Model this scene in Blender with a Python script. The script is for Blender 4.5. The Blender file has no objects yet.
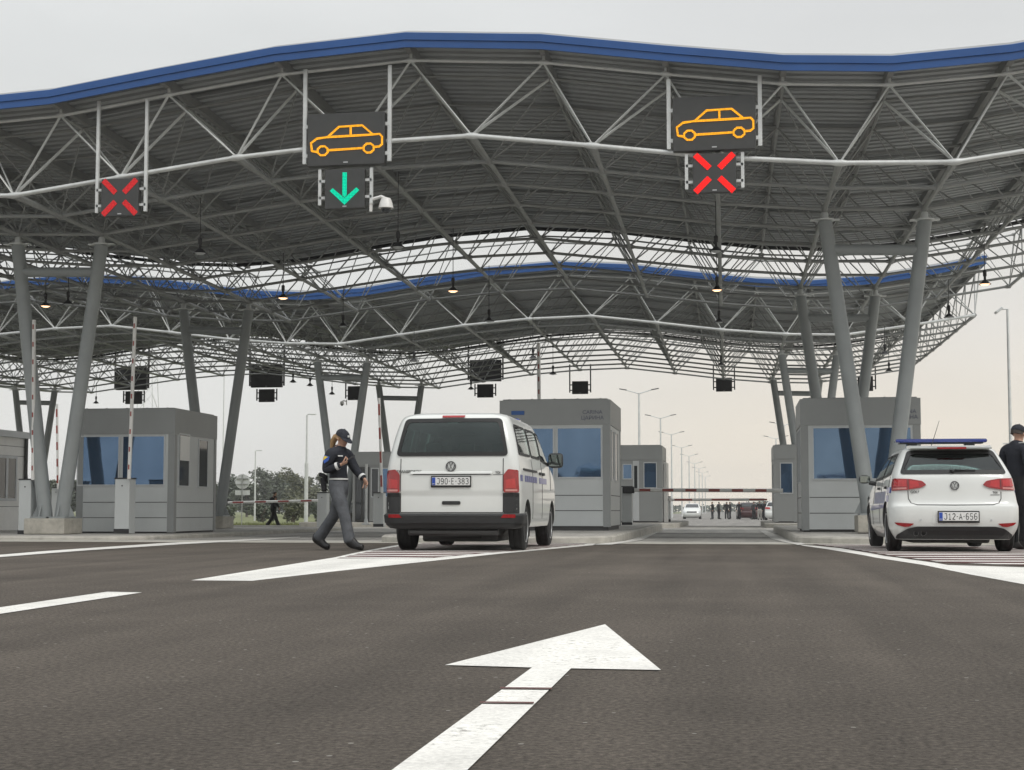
import bpy, bmesh, math, random
from mathutils import Vector, Matrix
from mathutils.geometry import tessellate_polygon
random.seed(7)
SC = bpy.context.scene
COL = SC.collection
PI = math.pi
R = math.radians

# ------------------------------------------------------------------ camera
FPX, PIT, YAW, EYE, PPY = 1450.0, R(4), R(8.86), 0.57, 408.6
W, HH = 1024, 770
cam_d = bpy.data.cameras.new("camera")
cam = bpy.data.objects.new("camera", cam_d)
COL.objects.link(cam)
cam.location = (0, 0, EYE)
cam.rotation_euler = (R(90) + PIT, 0, YAW)
cam_d.sensor_width = 36
cam_d.lens = FPX / W * 36
cam_d.shift_y = (PPY - HH / 2) / W
cam_d.clip_start = 0.05
cam_d.clip_end = 9000
SC.camera = cam
_f = Vector((-math.sin(YAW) * math.cos(PIT), math.cos(YAW) * math.cos(PIT), math.sin(PIT)))
_r = Vector((math.cos(YAW), math.sin(YAW), 0))
_u = _r.cross(_f)


def ray(px, py):
    return _f + _r * ((px - 512) / FPX) - _u * ((py - PPY) / FPX)


def at(px, py, y):                       # the point on the plane Y = y seen at a pixel of the photograph
    d = ray(px, py)
    t = y / d.y
    return Vector((d.x * t, y, EYE + d.z * t))


def atz(px, py, z):
    d = ray(px, py)
    t = (z - EYE) / d.z
    return Vector((d.x * t, d.y * t, z))


GP = [(-400, 0), (19, 0), (33, -.08), (60, -.08), (69, -.30), (153, -.38), (9000, -.38)]


def g(y):                                # height of the paved ground
    for (a, ha), (b, hb) in zip(GP, GP[1:]):
        if y <= b:
            return ha + (hb - ha) * (y - a) / (b - a)
    return -.38


def gnd(px, py, dz=0.0):
    d = ray(px, py)
    y = 1.0
    while y < 1500:
        if EYE + d.z * y / d.y <= g(y) + dz:
            return Vector((d.x * y / d.y, y, g(y) + dz))
        y *= 1.0005
    return Vector((d.x * 1500 / d.y, 1500, g(1500)))


# ------------------------------------------------------------------ materials
def nt(m):
    m.use_nodes = True
    n = m.node_tree
    return n, n.nodes, n.links, n.nodes["Principled BSDF"]


def M(name, col, rough=.5, metal=0.0, var=.10, scale=4.0, bump=0.0, bscale=60.0, spec=.5, coat=0.0, stretch=None):
    m = bpy.data.materials.new(name)
    n, N, L, b = nt(m)
    b.inputs["Roughness"].default_value = rough
    b.inputs["Metallic"].default_value = metal
    b.inputs["Specular IOR Level"].default_value = spec
    b.inputs["Coat Weight"].default_value = coat
    b.inputs["Coat Roughness"].default_value = .05
    tc = N.new("ShaderNodeTexCoord")
    mp = N.new("ShaderNodeMapping")
    L.new(tc.outputs["Object"], mp.inputs["Vector"])
    if stretch:
        mp.inputs["Scale"].default_value = stretch
    nz = N.new("ShaderNodeTexNoise")
    nz.inputs["Scale"].default_value = scale
    nz.inputs["Detail"].default_value = 6
    nz.inputs["Roughness"].default_value = .62
    L.new(mp.outputs["Vector"], nz.inputs["Vector"])
    cr = N.new("ShaderNodeValToRGB")
    lo = [c * (1 - var) for c in col[:3]] + [1]
    hi = [min(1, c * (1 + var)) for c in col[:3]] + [1]
    cr.color_ramp.elements[0].position = .3
    cr.color_ramp.elements[1].position = .7
    cr.color_ramp.elements[0].color = lo
    cr.color_ramp.elements[1].color = hi
    L.new(nz.outputs["Fac"], cr.inputs["Fac"])
    L.new(cr.outputs["Color"], b.inputs["Base Color"])
    if bump:
        n2 = N.new("ShaderNodeTexNoise")
        n2.inputs["Scale"].default_value = bscale
        n2.inputs["Detail"].default_value = 4
        L.new(tc.outputs["Object"], n2.inputs["Vector"])
        bp = N.new("ShaderNodeBump")
        bp.inputs["Strength"].default_value = bump
        bp.inputs["Distance"].default_value = .02
        L.new(n2.outputs["Fac"], bp.inputs["Height"])
        L.new(bp.outputs["Normal"], b.inputs["Normal"])
    return m


def emit(name, col, s):
    m = bpy.data.materials.new(name)
    n, N, L, b = nt(m)
    b.inputs["Base Color"].default_value = (.01, .01, .01, 1)
    b.inputs["Roughness"].default_value = 1
    b.inputs["Specular IOR Level"].default_value = 0
    nz = N.new("ShaderNodeTexVoronoi")        # separate diodes
    nz.inputs["Scale"].default_value = 34
    nz.inputs["Randomness"].default_value = .15
    mx = N.new("ShaderNodeMapRange")
    mx.inputs["From Min"].default_value = .25
    mx.inputs["From Max"].default_value = .65
    mx.inputs["To Min"].default_value = s * 1.25
    mx.inputs["To Max"].default_value = s * .45
    tc = N.new("ShaderNodeTexCoord")
    L.new(tc.outputs["Object"], nz.inputs["Vector"])
    L.new(nz.outputs["Distance"], mx.inputs["Value"])
    b.inputs["Emission Color"].default_value = (*col, 1)
    L.new(mx.outputs["Result"], b.inputs["Emission Strength"])
    return m


def glass(name, tint, refl=1.0, rough=.02):
    m = bpy.data.materials.new(name)
    m.use_nodes = True
    n = m.node_tree
    N, L = n.nodes, n.links
    N.remove(N["Principled BSDF"])
    out = N["Material Output"]
    tr = N.new("ShaderNodeBsdfTransparent")
    tr.inputs["Color"].default_value = (*tint, 1)
    gl = N.new("ShaderNodeBsdfGlossy")
    gl.inputs["Roughness"].default_value = rough
    gl.inputs["Color"].default_value = (.9, .95, .95, 1)
    fr = N.new("ShaderNodeFresnel")
    fr.inputs["IOR"].default_value = 1.5
    nz = N.new("ShaderNodeTexNoise")
    nz.inputs["Scale"].default_value = 1.3
    tc = N.new("ShaderNodeTexCoord")
    L.new(tc.outputs["Object"], nz.inputs["Vector"])
    ma = N.new("ShaderNodeMath")
    ma.operation = 'MULTIPLY_ADD'
    ma.inputs[1].default_value = refl
    ml = N.new("ShaderNodeMath")
    ml.operation = 'MULTIPLY'
    ml.inputs[1].default_value = .03
    L.new(nz.outputs["Fac"], ml.inputs[0])
    L.new(fr.outputs["Fac"], ma.inputs[0])
    L.new(ml.outputs["Value"], ma.inputs[2])
    mx = N.new("ShaderNodeMixShader")
    L.new(ma.outputs["Value"], mx.inputs["Fac"])
    L.new(tr.outputs["BSDF"], mx.inputs[1])
    L.new(gl.outputs["BSDF"], mx.inputs[2])
    L.new(mx.outputs["Shader"], out.inputs["Surface"])
    return m


MT = dict(
    steel=M("painted_steel", (.30, .31, .305), .45, 0, .10, 2.5, .05, 40),  # lattice behind the front row: its shade is put into this darker tone
    galv=M("galvanised_and_lit_steel", (.64, .66, .655), .42, .25, .12, 3, .04, 60),  # galvanised parts, and front truss members with sky light put into the colour
    column=M("column_paint", (.29, .312, .315), .42, 0, .07, 2.0, .04, 30),
    deck=M("roof_sheet", (.375, .392, .40), .5, .1, .10, 1.2),
    rafter=M("rafter_steel", (.26, .265, .26), .5, 0, .12, 2),
    fascia=M("blue_fascia", (.018, .082, .27), .36, 0, .10, .8),
    cladding=M("booth_cladding", (.53, .555, .555), .42, 0, .05, 1.2),
    cladding_d=M("booth_dark_band", (.27, .282, .28), .45, 0, .06, 1.2),
    frame_l=M("window_frame_paint", (.50, .52, .53), .4, 0, .05, 3),
    joint=M("panel_joint", (.06, .06, .06), .7),
    concrete=M("plinth_concrete", (.43, .41, .36), .85, 0, .22, 5, .35, 45),
    kerb=M("kerb_concrete", (.42, .405, .365), .85, 0, .20, 3.5, .3, 45),
    black=M("black_housing", (.022, .022, .024), .5, 0, .15, 5),
    darkgrey=M("dark_grey_metal", (.05, .052, .052), .45, 0, .12, 5),
    white=M("white_paint_metal", (.72, .72, .70), .4, 0, .06, 3),
    red=M("red_paint", (.30, .07, .06), .4, 0, .1, 5),
    rubber=M("tyre_rubber", (.018, .018, .018), .75, 0, .2, 12, .3, 80),
    rubberfloor=M("seal_rubber", (.03, .03, .03), .6),
    alu=M("rim_alloy", (.45, .46, .47), .32, .7, .08, 8),
    letter=M("sign_lettering", (.10, .11, .16), .5),
    bark=M("tree_bark", (.10, .085, .065), .9, 0, .25, 8, .4, 30),
)
MT['ledorange'] = emit("orange_diodes", (1, .42, .02), 1.8)
MT['ledred'] = emit("red_diodes", (1, .022, .02), 1.25)
MT['ledred_dim'] = emit("worn_red_diodes", (1, .05, .055), .62)
MT['ledgreen'] = emit("green_diodes", (.0, .80, .46), .95)
MT['lamp_on'] = emit("warm_lamp_glow", (1, .60, .34), 3.2)


def blue_glass():
    m = bpy.data.materials.new("blue_film_glass")
    n, N, L, b = nt(m)
    b.inputs["Metallic"].default_value = .75
    b.inputs["Roughness"].default_value = .04
    tc = N.new("ShaderNodeTexCoord")
    nz = N.new("ShaderNodeTexNoise")
    nz.inputs["Scale"].default_value = 1.1
    nz.inputs["Detail"].default_value = 3
    L.new(tc.outputs["Object"], nz.inputs["Vector"])
    cr = N.new("ShaderNodeValToRGB")
    cr.color_ramp.elements[0].color = (.065, .115, .20, 1)
    cr.color_ramp.elements[1].color = (.16, .25, .385, 1)
    L.new(nz.outputs["Fac"], cr.inputs["Fac"])
    L.new(cr.outputs["Color"], b.inputs["Base Color"])
    bp = N.new("ShaderNodeBump")
    bp.inputs["Strength"].default_value = .06
    bp.inputs["Distance"].default_value = .05
    L.new(nz.outputs["Fac"], bp.inputs["Height"])
    L.new(bp.outputs["Normal"], b.inputs["Normal"])
    return m


MT['bluegl'] = blue_glass()
MT['darkgl'] = M("dark_window_glass", (.03, .035, .04), .05, .2, .1, 1.0, spec=.9)


# ------------------------------------------------------------------ mesh builder
def frame_of(d):
    d = d.normalized()
    a = Vector((0, 0, 1)) if abs(d.z) < .95 else Vector((1, 0, 0))
    s = d.cross(a).normalized()
    return s, s.cross(d).normalized()


class MB:
    def __init__(self):
        self.v, self.f, self.mi = [], [], []
        self.m = 0

    def add(self, vs, fs):
        o = len(self.v)
        self.v += [Vector(p) for p in vs]
        for q in fs:
            self.f.append([o + i for i in q])
            self.mi.append(self.m)
        return self

    def box(self, c, s, rz=0.0, mat=None, bev=0.0):
        x, y, z = s[0] / 2, s[1] / 2, s[2] / 2
        if bev <= 0:
            vs = [Vector((i, j, k)) for k in (-z, z) for j in (-y, y) for i in (-x, x)]
            fs = [(0, 2, 3, 1), (4, 5, 7, 6), (0, 1, 5, 4), (2, 6, 7, 3), (0, 4, 6, 2), (1, 3, 7, 5)]
        else:
            bm = bmesh.new()
            bmesh.ops.create_cube(bm, size=1)
            for v in bm.verts:
                v.co = Vector((v.co.x * s[0], v.co.y * s[1], v.co.z * s[2]))
            bmesh.ops.bevel(bm, geom=list(bm.edges), offset=min(bev, min(s) * .45), segments=2, affect='EDGES', profile=.5)
            bm.verts.index_update()
            vs = [v.co.copy() for v in bm.verts]
            fs = [[v.index for v in f.verts] for f in bm.faces]
            bm.free()
        mt = Matrix.Translation(Vector(c)) @ (mat.to_4x4() if mat else Matrix.Rotation(rz, 4, 'Z'))
        return self.add([mt @ p for p in vs], fs)

    def tube(self, p0, p1, r0, r1=None, n=8, cap=True):
        return self.sweep([p0, p1], [r0, r0 if r1 is None else r1], n, cap)

    def sweep(self, pts, rad, n=6, cap=True, up=None):
        pts = [Vector(p) for p in pts]
        if not isinstance(rad, (list, tuple)):
            rad = [rad] * len(pts)
        rings = []
        s0 = None
        for i, p in enumerate(pts):
            d = Vector((0, 0, 0))
            if i > 0:
                d += (pts[i] - pts[i - 1]).normalized()
            if i < len(pts) - 1:
                d += (pts[i + 1] - pts[i]).normalized()
            if d.length < 1e-4:
                d = pts[i] - pts[i - 1] if i else pts[1] - pts[0]
            d.normalize()
            if s0 is None:
                s, t = frame_of(d)
            else:
                s = (s0 - d * s0.dot(d))
                if s.length < 1e-4:
                    s, t = frame_of(d)
                s.normalize()
                t = s.cross(d).normalized()
            s0 = s
            rings.append([p + (s * math.cos(2 * PI * k / n) + t * math.sin(2 * PI * k / n)) * rad[i] for k in range(n)])
        return self.rings(rings, True, cap)

    def rings(self, rings, closed=True, cap=True):
        n = len(rings[0])
        vs = [p for r in rings for p in r]
        fs = []
        for i in range(len(rings) - 1):
            for k in range(n if closed else n - 1):
                a, b = i * n + k, i * n + (k + 1) % n
                fs.append((a, b, b + n, a + n))
        if cap:
            fs.append(tuple(range(n - 1, -1, -1)))
            fs.append(tuple((len(rings) - 1) * n + k for k in range(n)))
        return self.add(vs, fs)

    def lathe(self, prof, c, axis='Z', n=16):
        rings = []
        for r, h in prof:
            ring = []
            for k in range(n):
                a = 2 * PI * k / n
                q = (r * math.cos(a), r * math.sin(a), h)
                q = {'Z': q, 'X': (q[2], q[0], q[1]), 'Y': (q[0], q[2], q[1])}[axis]
                ring.append(Vector(c) + Vector(q))
            rings.append(ring)
        return self.rings(rings)

    def prism(self, poly, fn0, fn1):            # 2-D outline mapped through two functions, closed
        n = len(poly)
        a = [Vector(fn0(p)) for p in poly]
        b = [Vector(fn1(p)) for p in poly]
        tri = tessellate_polygon([[Vector((p[0], p[1], 0)) for p in poly]])
        fs = [tuple(t) for t in tri] + [tuple(n + i for i in reversed(t)) for t in tri]
        fs += [(i, (i + 1) % n, n + (i + 1) % n, n + i) for i in range(n)]
        return self.add(a + b, fs)

    def flat(self, poly, fn):
        tri = tessellate_polygon([[Vector((p[0], p[1], 0)) for p in poly]])
        return self.add([Vector(fn(p)) for p in poly], [tuple(t) for t in tri])

    def ball(self, c, r, n=10, sc=(1, 1, 1)):
        prof = [(max(1e-4, r * math.sin(PI * i / (n // 2))), -r * math.cos(PI * i / (n // 2))) for i in range(n // 2 + 1)]
        o = len(self.v)
        self.lathe(prof, (0, 0, 0), 'Z', n)
        for i in range(o, len(self.v)):
            p = self.v[i]
            self.v[i] = Vector(c) + Vector((p.x * sc[0], p.y * sc[1], p.z * sc[2]))
        return self

    def build(self, name, mats, parent=None, smooth=None, org=None, fix=True):
        if org is None:
            org = ROOT(parent).location if parent else Vector((0, 0, 0))
        me = bpy.data.meshes.new(name)
        me.from_pydata([tuple(p - Vector(org)) for p in self.v], [], self.f)
        if not isinstance(mats, (list, tuple)):
            mats = [mats]
        for m in mats:
            me.materials.append(m)
        if len(mats) > 1:
            me.polygons.foreach_set('material_index', self.mi)
        me.validate()
        if fix:
            bm = bmesh.new()
            bm.from_mesh(me)
            bmesh.ops.recalc_face_normals(bm, faces=bm.faces)
            bm.to_mesh(me)
            bm.free()
        if smooth:
            me.shade_smooth()
            me.set_sharp_from_angle(angle=R(smooth))
        o = bpy.data.objects.new(name, me)
        COL.objects.link(o)
        if parent:
            o.parent = parent
        elif org is not None:
            o.location = org
        return o


def ROOT(o):
    while o.parent:
        o = o.parent
    return o


def thing(name, label, cat, loc=(0, 0, 0), rz=0.0, group=None):
    o = bpy.data.objects.new(name, None)
    o.empty_display_size = .2
    COL.objects.link(o)
    o.location = loc
    o.rotation_euler = (0, 0, rz)
    return tag(o, label, cat, group)


def tag(o, label, cat, group=None):
    o["label"] = label
    o["category"] = cat
    if group:
        o["group"] = group
    return o


def struct(o):
    o["kind"] = "structure"
    return o


def dup(root, loc, label, rz=None, group=None, mats=None):
    def cp(o, par):
        c = o.copy()
        COL.objects.link(c)
        c.parent = par
        for ch in list(o.children):
            cp(ch, c)
        return c
    c = cp(root, None)
    c.location = loc
    if rz is not None:
        c.rotation_euler = (0, 0, rz)
    c["label"] = label
    if group:
        c["group"] = group
    return c


def text(s, size, mat, name, parent, mtx, extr=.004, sx=1.0):
    cu = bpy.data.curves.new(name, 'FONT')
    cu.body = s
    cu.size = size
    cu.extrude = extr
    cu.align_x = 'CENTER'
    cu.align_y = 'CENTER'
    t = bpy.data.objects.new(name, cu)
    COL.objects.link(t)
    bpy.context.view_layer.update()
    me = bpy.data.meshes.new_from_object(t.evaluated_get(bpy.context.evaluated_depsgraph_get()))
    bpy.data.objects.remove(t)
    bpy.data.curves.remove(cu)
    me.transform(mtx @ Matrix.Diagonal((sx, 1, 1, 1)))
    me.materials.clear()
    me.materials.append(mat)
    o = bpy.data.objects.new(name, me)
    COL.objects.link(o)
    o.parent = parent
    return o


def facing_camera(c):                    # text plane standing up, read from -Y
    return Matrix.Translation(Vector(c)) @ Matrix.Rotation(R(90), 4, 'X')
# ------------------------------------------------------------------ sky and sun
wd = bpy.data.worlds.new("World")
SC.world = wd
wd.use_nodes = True
N, L = wd.node_tree.nodes, wd.node_tree.links
bg = N["Background"]
sky = N.new("ShaderNodeTexSky")
sky.sky_type = 'NISHITA'
sky.sun_disc = False
sky.sun_elevation = R(48)
sky.sun_rotation = R(130)
sky.air_density = 1.5
sky.dust_density = 4
hs = N.new("ShaderNodeHueSaturation")
hs.inputs["Saturation"].default_value = .12
L.new(sky.outputs["Color"], hs.inputs["Color"])
tc = N.new("ShaderNodeTexCoord")
sp = N.new("ShaderNodeSeparateXYZ")
L.new(tc.outputs["Generated"], sp.inputs["Vector"])
cr = N.new("ShaderNodeValToRGB")          # an even overcast layer, paler and warmer at the horizon
e = cr.color_ramp.elements
e[0].position = 0.0
e[0].color = (1.02, .92, .77, 1)
e[1].position = 1.0
e[1].color = (1.55, 1.58, 1.60, 1)
for p, c in ((.055, (.97, .895, .775)), (.12, (.86, .83, .775)), (.22, (.74, .75, .74)), (.45, (.74, .76, .78))):
    k = e.new(p)
    k.color = (*c, 1)
L.new(sp.outputs["Z"], cr.inputs["Fac"])
cr2 = N.new("ShaderNodeValToRGB")         # the cooler half of the horizon, away from the low sun
e = cr2.color_ramp.elements
e[0].position = 0.0
e[0].color = (.86, .855, .82, 1)
e[1].position = 1.0
e[1].color = (1.55, 1.58, 1.60, 1)
for p, c in ((.15, (.77, .78, .765)), (.3, (.79, .81, .81))):
    k = e.new(p)
    k.color = (*c, 1)
L.new(sp.outputs["Z"], cr2.inputs["Fac"])
az = N.new("ShaderNodeMapRange")
az.interpolation_type = 'SMOOTHSTEP'
az.inputs["From Min"].default_value = -.32
az.inputs["From Max"].default_value = .06
L.new(sp.outputs["X"], az.inputs["Value"])
mxa = N.new("ShaderNodeMix")
mxa.data_type = 'RGBA'
L.new(az.outputs["Result"], mxa.inputs[0])
L.new(cr2.outputs["Color"], mxa.inputs[6])
L.new(cr.outputs["Color"], mxa.inputs[7])
nz = N.new("ShaderNodeTexNoise")
nz.inputs["Scale"].default_value = 2.2
nz.inputs["Detail"].default_value = 5
mp = N.new("ShaderNodeMapping")
mp.inputs["Scale"].default_value = (1, 1, 3)
L.new(tc.outputs["Generated"], mp.inputs["Vector"])
L.new(mp.outputs["Vector"], nz.inputs["Vector"])
mr = N.new("ShaderNodeMapRange")
mr.inputs["From Min"].default_value = .3
mr.inputs["From Max"].default_value = .7
mr.inputs["To Min"].default_value = 9.2
mr.inputs["To Max"].default_value = 10.9
L.new(nz.outputs["Fac"], mr.inputs["Value"])
vm = N.new("ShaderNodeVectorMath")
vm.operation = 'SCALE'
L.new(mxa.outputs[2], vm.inputs[0])
L.new(mr.outputs["Result"], vm.inputs["Scale"])
mx = N.new("ShaderNodeMix")
mx.data_type = 'RGBA'
mx.inputs[0].default_value = .9
L.new(hs.outputs["Color"], mx.inputs[6])
L.new(vm.outputs["Vector"], mx.inputs[7])
L.new(mx.outputs[2], bg.inputs["Color"])
bg.inputs["Strength"].default_value = .1
sd = bpy.data.lights.new("sun", 'SUN')
sd.energy = 1.3
sd.angle = R(25)
sd.color = (1, .95, .88)
so = bpy.data.objects.new("sun", sd)
COL.objects.link(so)
so.rotation_euler = (R(42), 0, R(50))
SC.view_settings.view_transform = 'Standard'
SC.view_settings.look = 'None'
SC.view_settings.exposure = 0
SC.view_settings.gamma = 1


HAZE = .00042
# ------------------------------------------------------------------ ground
def ground_mat(name, dark, light, grain, patch, bump, tint=(1, 1, 1), grainscale=210, fleck=0.0, wear=0.0):
    m = bpy.data.materials.new(name)
    n, N, L, b = nt(m)
    b.inputs["Roughness"].default_value = .82
    b.inputs["Specular IOR Level"].default_value = .25
    tc = N.new("ShaderNodeTexCoord")
    n1 = N.new("ShaderNodeTexNoise")
    n1.inputs["Scale"].default_value = patch
    n1.inputs["Detail"].default_value = 8
    n1.inputs["Roughness"].default_value = .68
    n2 = N.new("ShaderNodeTexNoise")
    n2.inputs["Scale"].default_value = grainscale
    n2.inputs["Detail"].default_value = 3
    n3 = N.new("ShaderNodeTexNoise")          # wheel-polished streaks along the lane
    n3.inputs["Scale"].default_value = 1
    n3.inputs["Detail"].default_value = 5
    mp = N.new("ShaderNodeMapping")
    mp.inputs["Scale"].default_value = (2.2, .12, 1)
    L.new(tc.outputs["Object"], mp.inputs["Vector"])
    L.new(mp.outputs["Vector"], n3.inputs["Vector"])
    for q in (n1, n2):
        L.new(tc.outputs["Object"], q.inputs["Vector"])
    a = N.new("ShaderNodeMath")
    a.operation = 'MULTIPLY'
    tot = 1 / (grain + 2.1)
    a.inputs[1].default_value = grain * tot
    L.new(n2.outputs["Fac"], a.inputs[0])
    c = N.new("ShaderNodeMath")
    c.operation = 'MULTIPLY_ADD'
    c.inputs[1].default_value = 1.1 * tot
    L.new(n1.outputs["Fac"], c.inputs[0])
    L.new(a.outputs["Value"], c.inputs[2])
    d = N.new("ShaderNodeMath")
    d.operation = 'MULTIPLY_ADD'
    d.inputs[1].default_value = 1.0 * tot
    L.new(n3.outputs["Fac"], d.inputs[0])
    L.new(c.outputs["Value"], d.inputs[2])
    cr = N.new("ShaderNodeValToRGB")
    cr.color_ramp.elements[0].position = .36
    cr.color_ramp.elements[1].position = .64
    cr.color_ramp.elements[0].color = (*[dark * t for t in tint], 1)
    cr.color_ramp.elements[1].color = (*[light * t for t in tint], 1)
    L.new(d.outputs["Value"], cr.inputs["Fac"])
    gr = N.new("ShaderNodeTexNoise")
    gr.inputs["Scale"].default_value = grainscale
    gr.inputs["Detail"].default_value = 6
    gr.inputs["Roughness"].default_value = .8
    L.new(tc.outputs["Object"], gr.inputs["Vector"])
    gm = N.new("ShaderNodeMapRange")
    gm.inputs["From Min"].default_value = .34
    gm.inputs["From Max"].default_value = .66
    gm.inputs["To Min"].default_value = 1 - grain
    gm.inputs["To Max"].default_value = 1 + grain
    L.new(gr.outputs["Fac"], gm.inputs["Value"])
    gv = N.new("ShaderNodeVectorMath")
    gv.operation = 'SCALE'
    L.new(cr.outputs["Color"], gv.inputs[0])
    L.new(gm.outputs["Result"], gv.inputs["Scale"])
    last = gv.outputs["Vector"]
    if wear:                                  # chipped and rubbed-through spots
        wn = N.new("ShaderNodeTexNoise")
        wn.inputs["Scale"].default_value = 26
        wn.inputs["Detail"].default_value = 8
        wn.inputs["Roughness"].default_value = .75
        L.new(tc.outputs["Object"], wn.inputs["Vector"])
        wa = N.new("ShaderNodeMath")
        wa.operation = 'MULTIPLY_ADD'
        wa.inputs[1].default_value = .55
        L.new(n1.outputs["Fac"], wa.inputs[0])
        L.new(wn.outputs["Fac"], wa.inputs[2])
        wr = N.new("ShaderNodeMapRange")
        wr.inputs["From Min"].default_value = .86
        wr.inputs["From Max"].default_value = .98
        wr.inputs["To Max"].default_value = wear
        L.new(wa.outputs["Value"], wr.inputs["Value"])
        wx = N.new("ShaderNodeMix")
        wx.data_type = 'RGBA'
        wx.inputs[7].default_value = (.12, .11, .095, 1)
        L.new(wr.outputs["Result"], wx.inputs[0])
        L.new(last, wx.inputs[6])
        last = wx.outputs[2]
    if fleck:
        vo = N.new("ShaderNodeTexVoronoi")
        vo.inputs["Scale"].default_value = 17
        vo.inputs["Randomness"].default_value = 1
        L.new(tc.outputs["Object"], vo.inputs["Vector"])
        lt = N.new("ShaderNodeMath")
        lt.operation = 'LESS_THAN'
        lt.inputs[1].default_value = .13
        L.new(vo.outputs["Distance"], lt.inputs[0])
        se = N.new("ShaderNodeSeparateColor")
        L.new(vo.outputs["Color"], se.inputs["Color"])
        g2 = N.new("ShaderNodeMath")
        g2.operation = 'GREATER_THAN'
        g2.inputs[1].default_value = .90
        L.new(se.outputs["Red"], g2.inputs[0])
        mu = N.new("ShaderNodeMath")
        mu.operation = 'MULTIPLY'
        L.new(lt.outputs["Value"], mu.inputs[0])
        L.new(g2.outputs["Value"], mu.inputs[1])
        mf = N.new("ShaderNodeMath")
        mf.operation = 'MULTIPLY'
        mf.inputs[1].default_value = fleck
        L.new(mu.outputs["Value"], mf.inputs[0])
        mx = N.new("ShaderNodeMix")
        mx.data_type = 'RGBA'
        mx.inputs[7].default_value = (.33, .32, .29, 1)
        L.new(mf.outputs["Value"], mx.inputs[0])
        L.new(last, mx.inputs[6])
        last = mx.outputs[2]
        v2 = N.new("ShaderNodeTexVoronoi")        # short pale scuffs
        m2 = N.new("ShaderNodeMapping")
        m2.inputs["Scale"].default_value = (1.5, 13, 1)
        m2.inputs["Rotation"].default_value = (0, 0, .12)
        L.new(tc.outputs["Object"], m2.inputs["Vector"])
        L.new(m2.outputs["Vector"], v2.inputs["Vector"])
        v2.inputs["Scale"].default_value = 1.4
        r2 = N.new("ShaderNodeMapRange")
        r2.inputs["From Min"].default_value = .05
        r2.inputs["From Max"].default_value = .26
        r2.inputs["To Min"].default_value = .34
        r2.inputs["To Max"].default_value = 0
        L.new(v2.outputs["Distance"], r2.inputs["Value"])
        s2 = N.new("ShaderNodeSeparateColor")
        L.new(v2.outputs["Color"], s2.inputs["Color"])
        g3 = N.new("ShaderNodeMath")
        g3.operation = 'GREATER_THAN'
        g3.inputs[1].default_value = .90
        L.new(s2.outputs["Green"], g3.inputs[0])
        u2 = N.new("ShaderNodeMath")
        u2.operation = 'MULTIPLY'
        L.new(r2.outputs["Result"], u2.inputs[0])
        L.new(g3.outputs["Value"], u2.inputs[1])
        u3 = N.new("ShaderNodeMath")
        u3.operation = 'MULTIPLY'
        L.new(u2.outputs["Value"], u3.inputs[0])
        L.new(gr.outputs["Fac"], u3.inputs[1])
        x2 = N.new("ShaderNodeMix")
        x2.data_type = 'RGBA'
        x2.inputs[7].default_value = (.30, .28, .25, 1)
        L.new(u3.outputs["Value"], x2.inputs[0])
        L.new(last, x2.inputs[6])
        last = x2.outputs[2]
    L.new(last, b.inputs["Base Color"])
    bp = N.new("ShaderNodeBump")
    bp.inputs["Strength"].default_value = bump
    bp.inputs["Distance"].default_value = .012
    L.new(gr.outputs["Fac"], bp.inputs["Height"])
    L.new(bp.outputs["Normal"], b.inputs["Normal"])
    return m


MT['asphalt'] = ground_mat("asphalt", .050, .108, .58, .5, .9, (1.17, 1, .83), 52, .8)
MT['pavement'] = ground_mat("concrete_paving", .33, .56, .22, .6, .25, (1.03, 1, .93), 60)
MT['grass'] = ground_mat("rough_grass", .10, .20, .6, .7, 1.0, (.95, 1.05, .45), 14)
MT['paint'] = ground_mat("road_paint", .56, .84, .16, 2.2, .3, (1, .985, .93), 55, 0.0, .75)
MT['paint_red'] = ground_mat("dark_red_road_surface", .042, .08, .6, 1.2, .4, (1.6, .62, .60), 60)
MT['tape'] = M("dark_red_tape_line", (.10, .035, .03), .8)


def sheet(name, x0, x1, y0, y1, dz, mat, steps=None):
    ys = sorted(set([y0, y1] + [p[0] for p in GP if y0 < p[0] < y1]))
    mb = MB()
    for a, b in zip(ys, ys[1:]):
        mb.add([(x0, a, g(a) + dz), (x1, a, g(a) + dz), (x1, b, g(b) + dz), (x0, b, g(b) + dz)], [(0, 1, 2, 3)])
    return struct(mb.build(name, mat))


def painted(name, poly, dz, mat):            # a marking lying on the ground; outline in ground metres
    pts = []
    n = len(poly)
    for i in range(n):
        a, b = poly[i], poly[(i + 1) % n]
        pts.append((a[0], a[1]))
        for t in (.2, .4, .6, .8):
            pts.append((a[0] + (b[0] - a[0]) * t, a[1] + (b[1] - a[1]) * t))
    mb = MB().flat(pts, lambda p: (p[0], p[1], g(p[1]) + dz))
    o = struct(mb.build(name, mat, fix=False))
    me = o.data
    if me.polygons[0].normal.z < 0:
        me.flip_normals()
    return o


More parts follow.
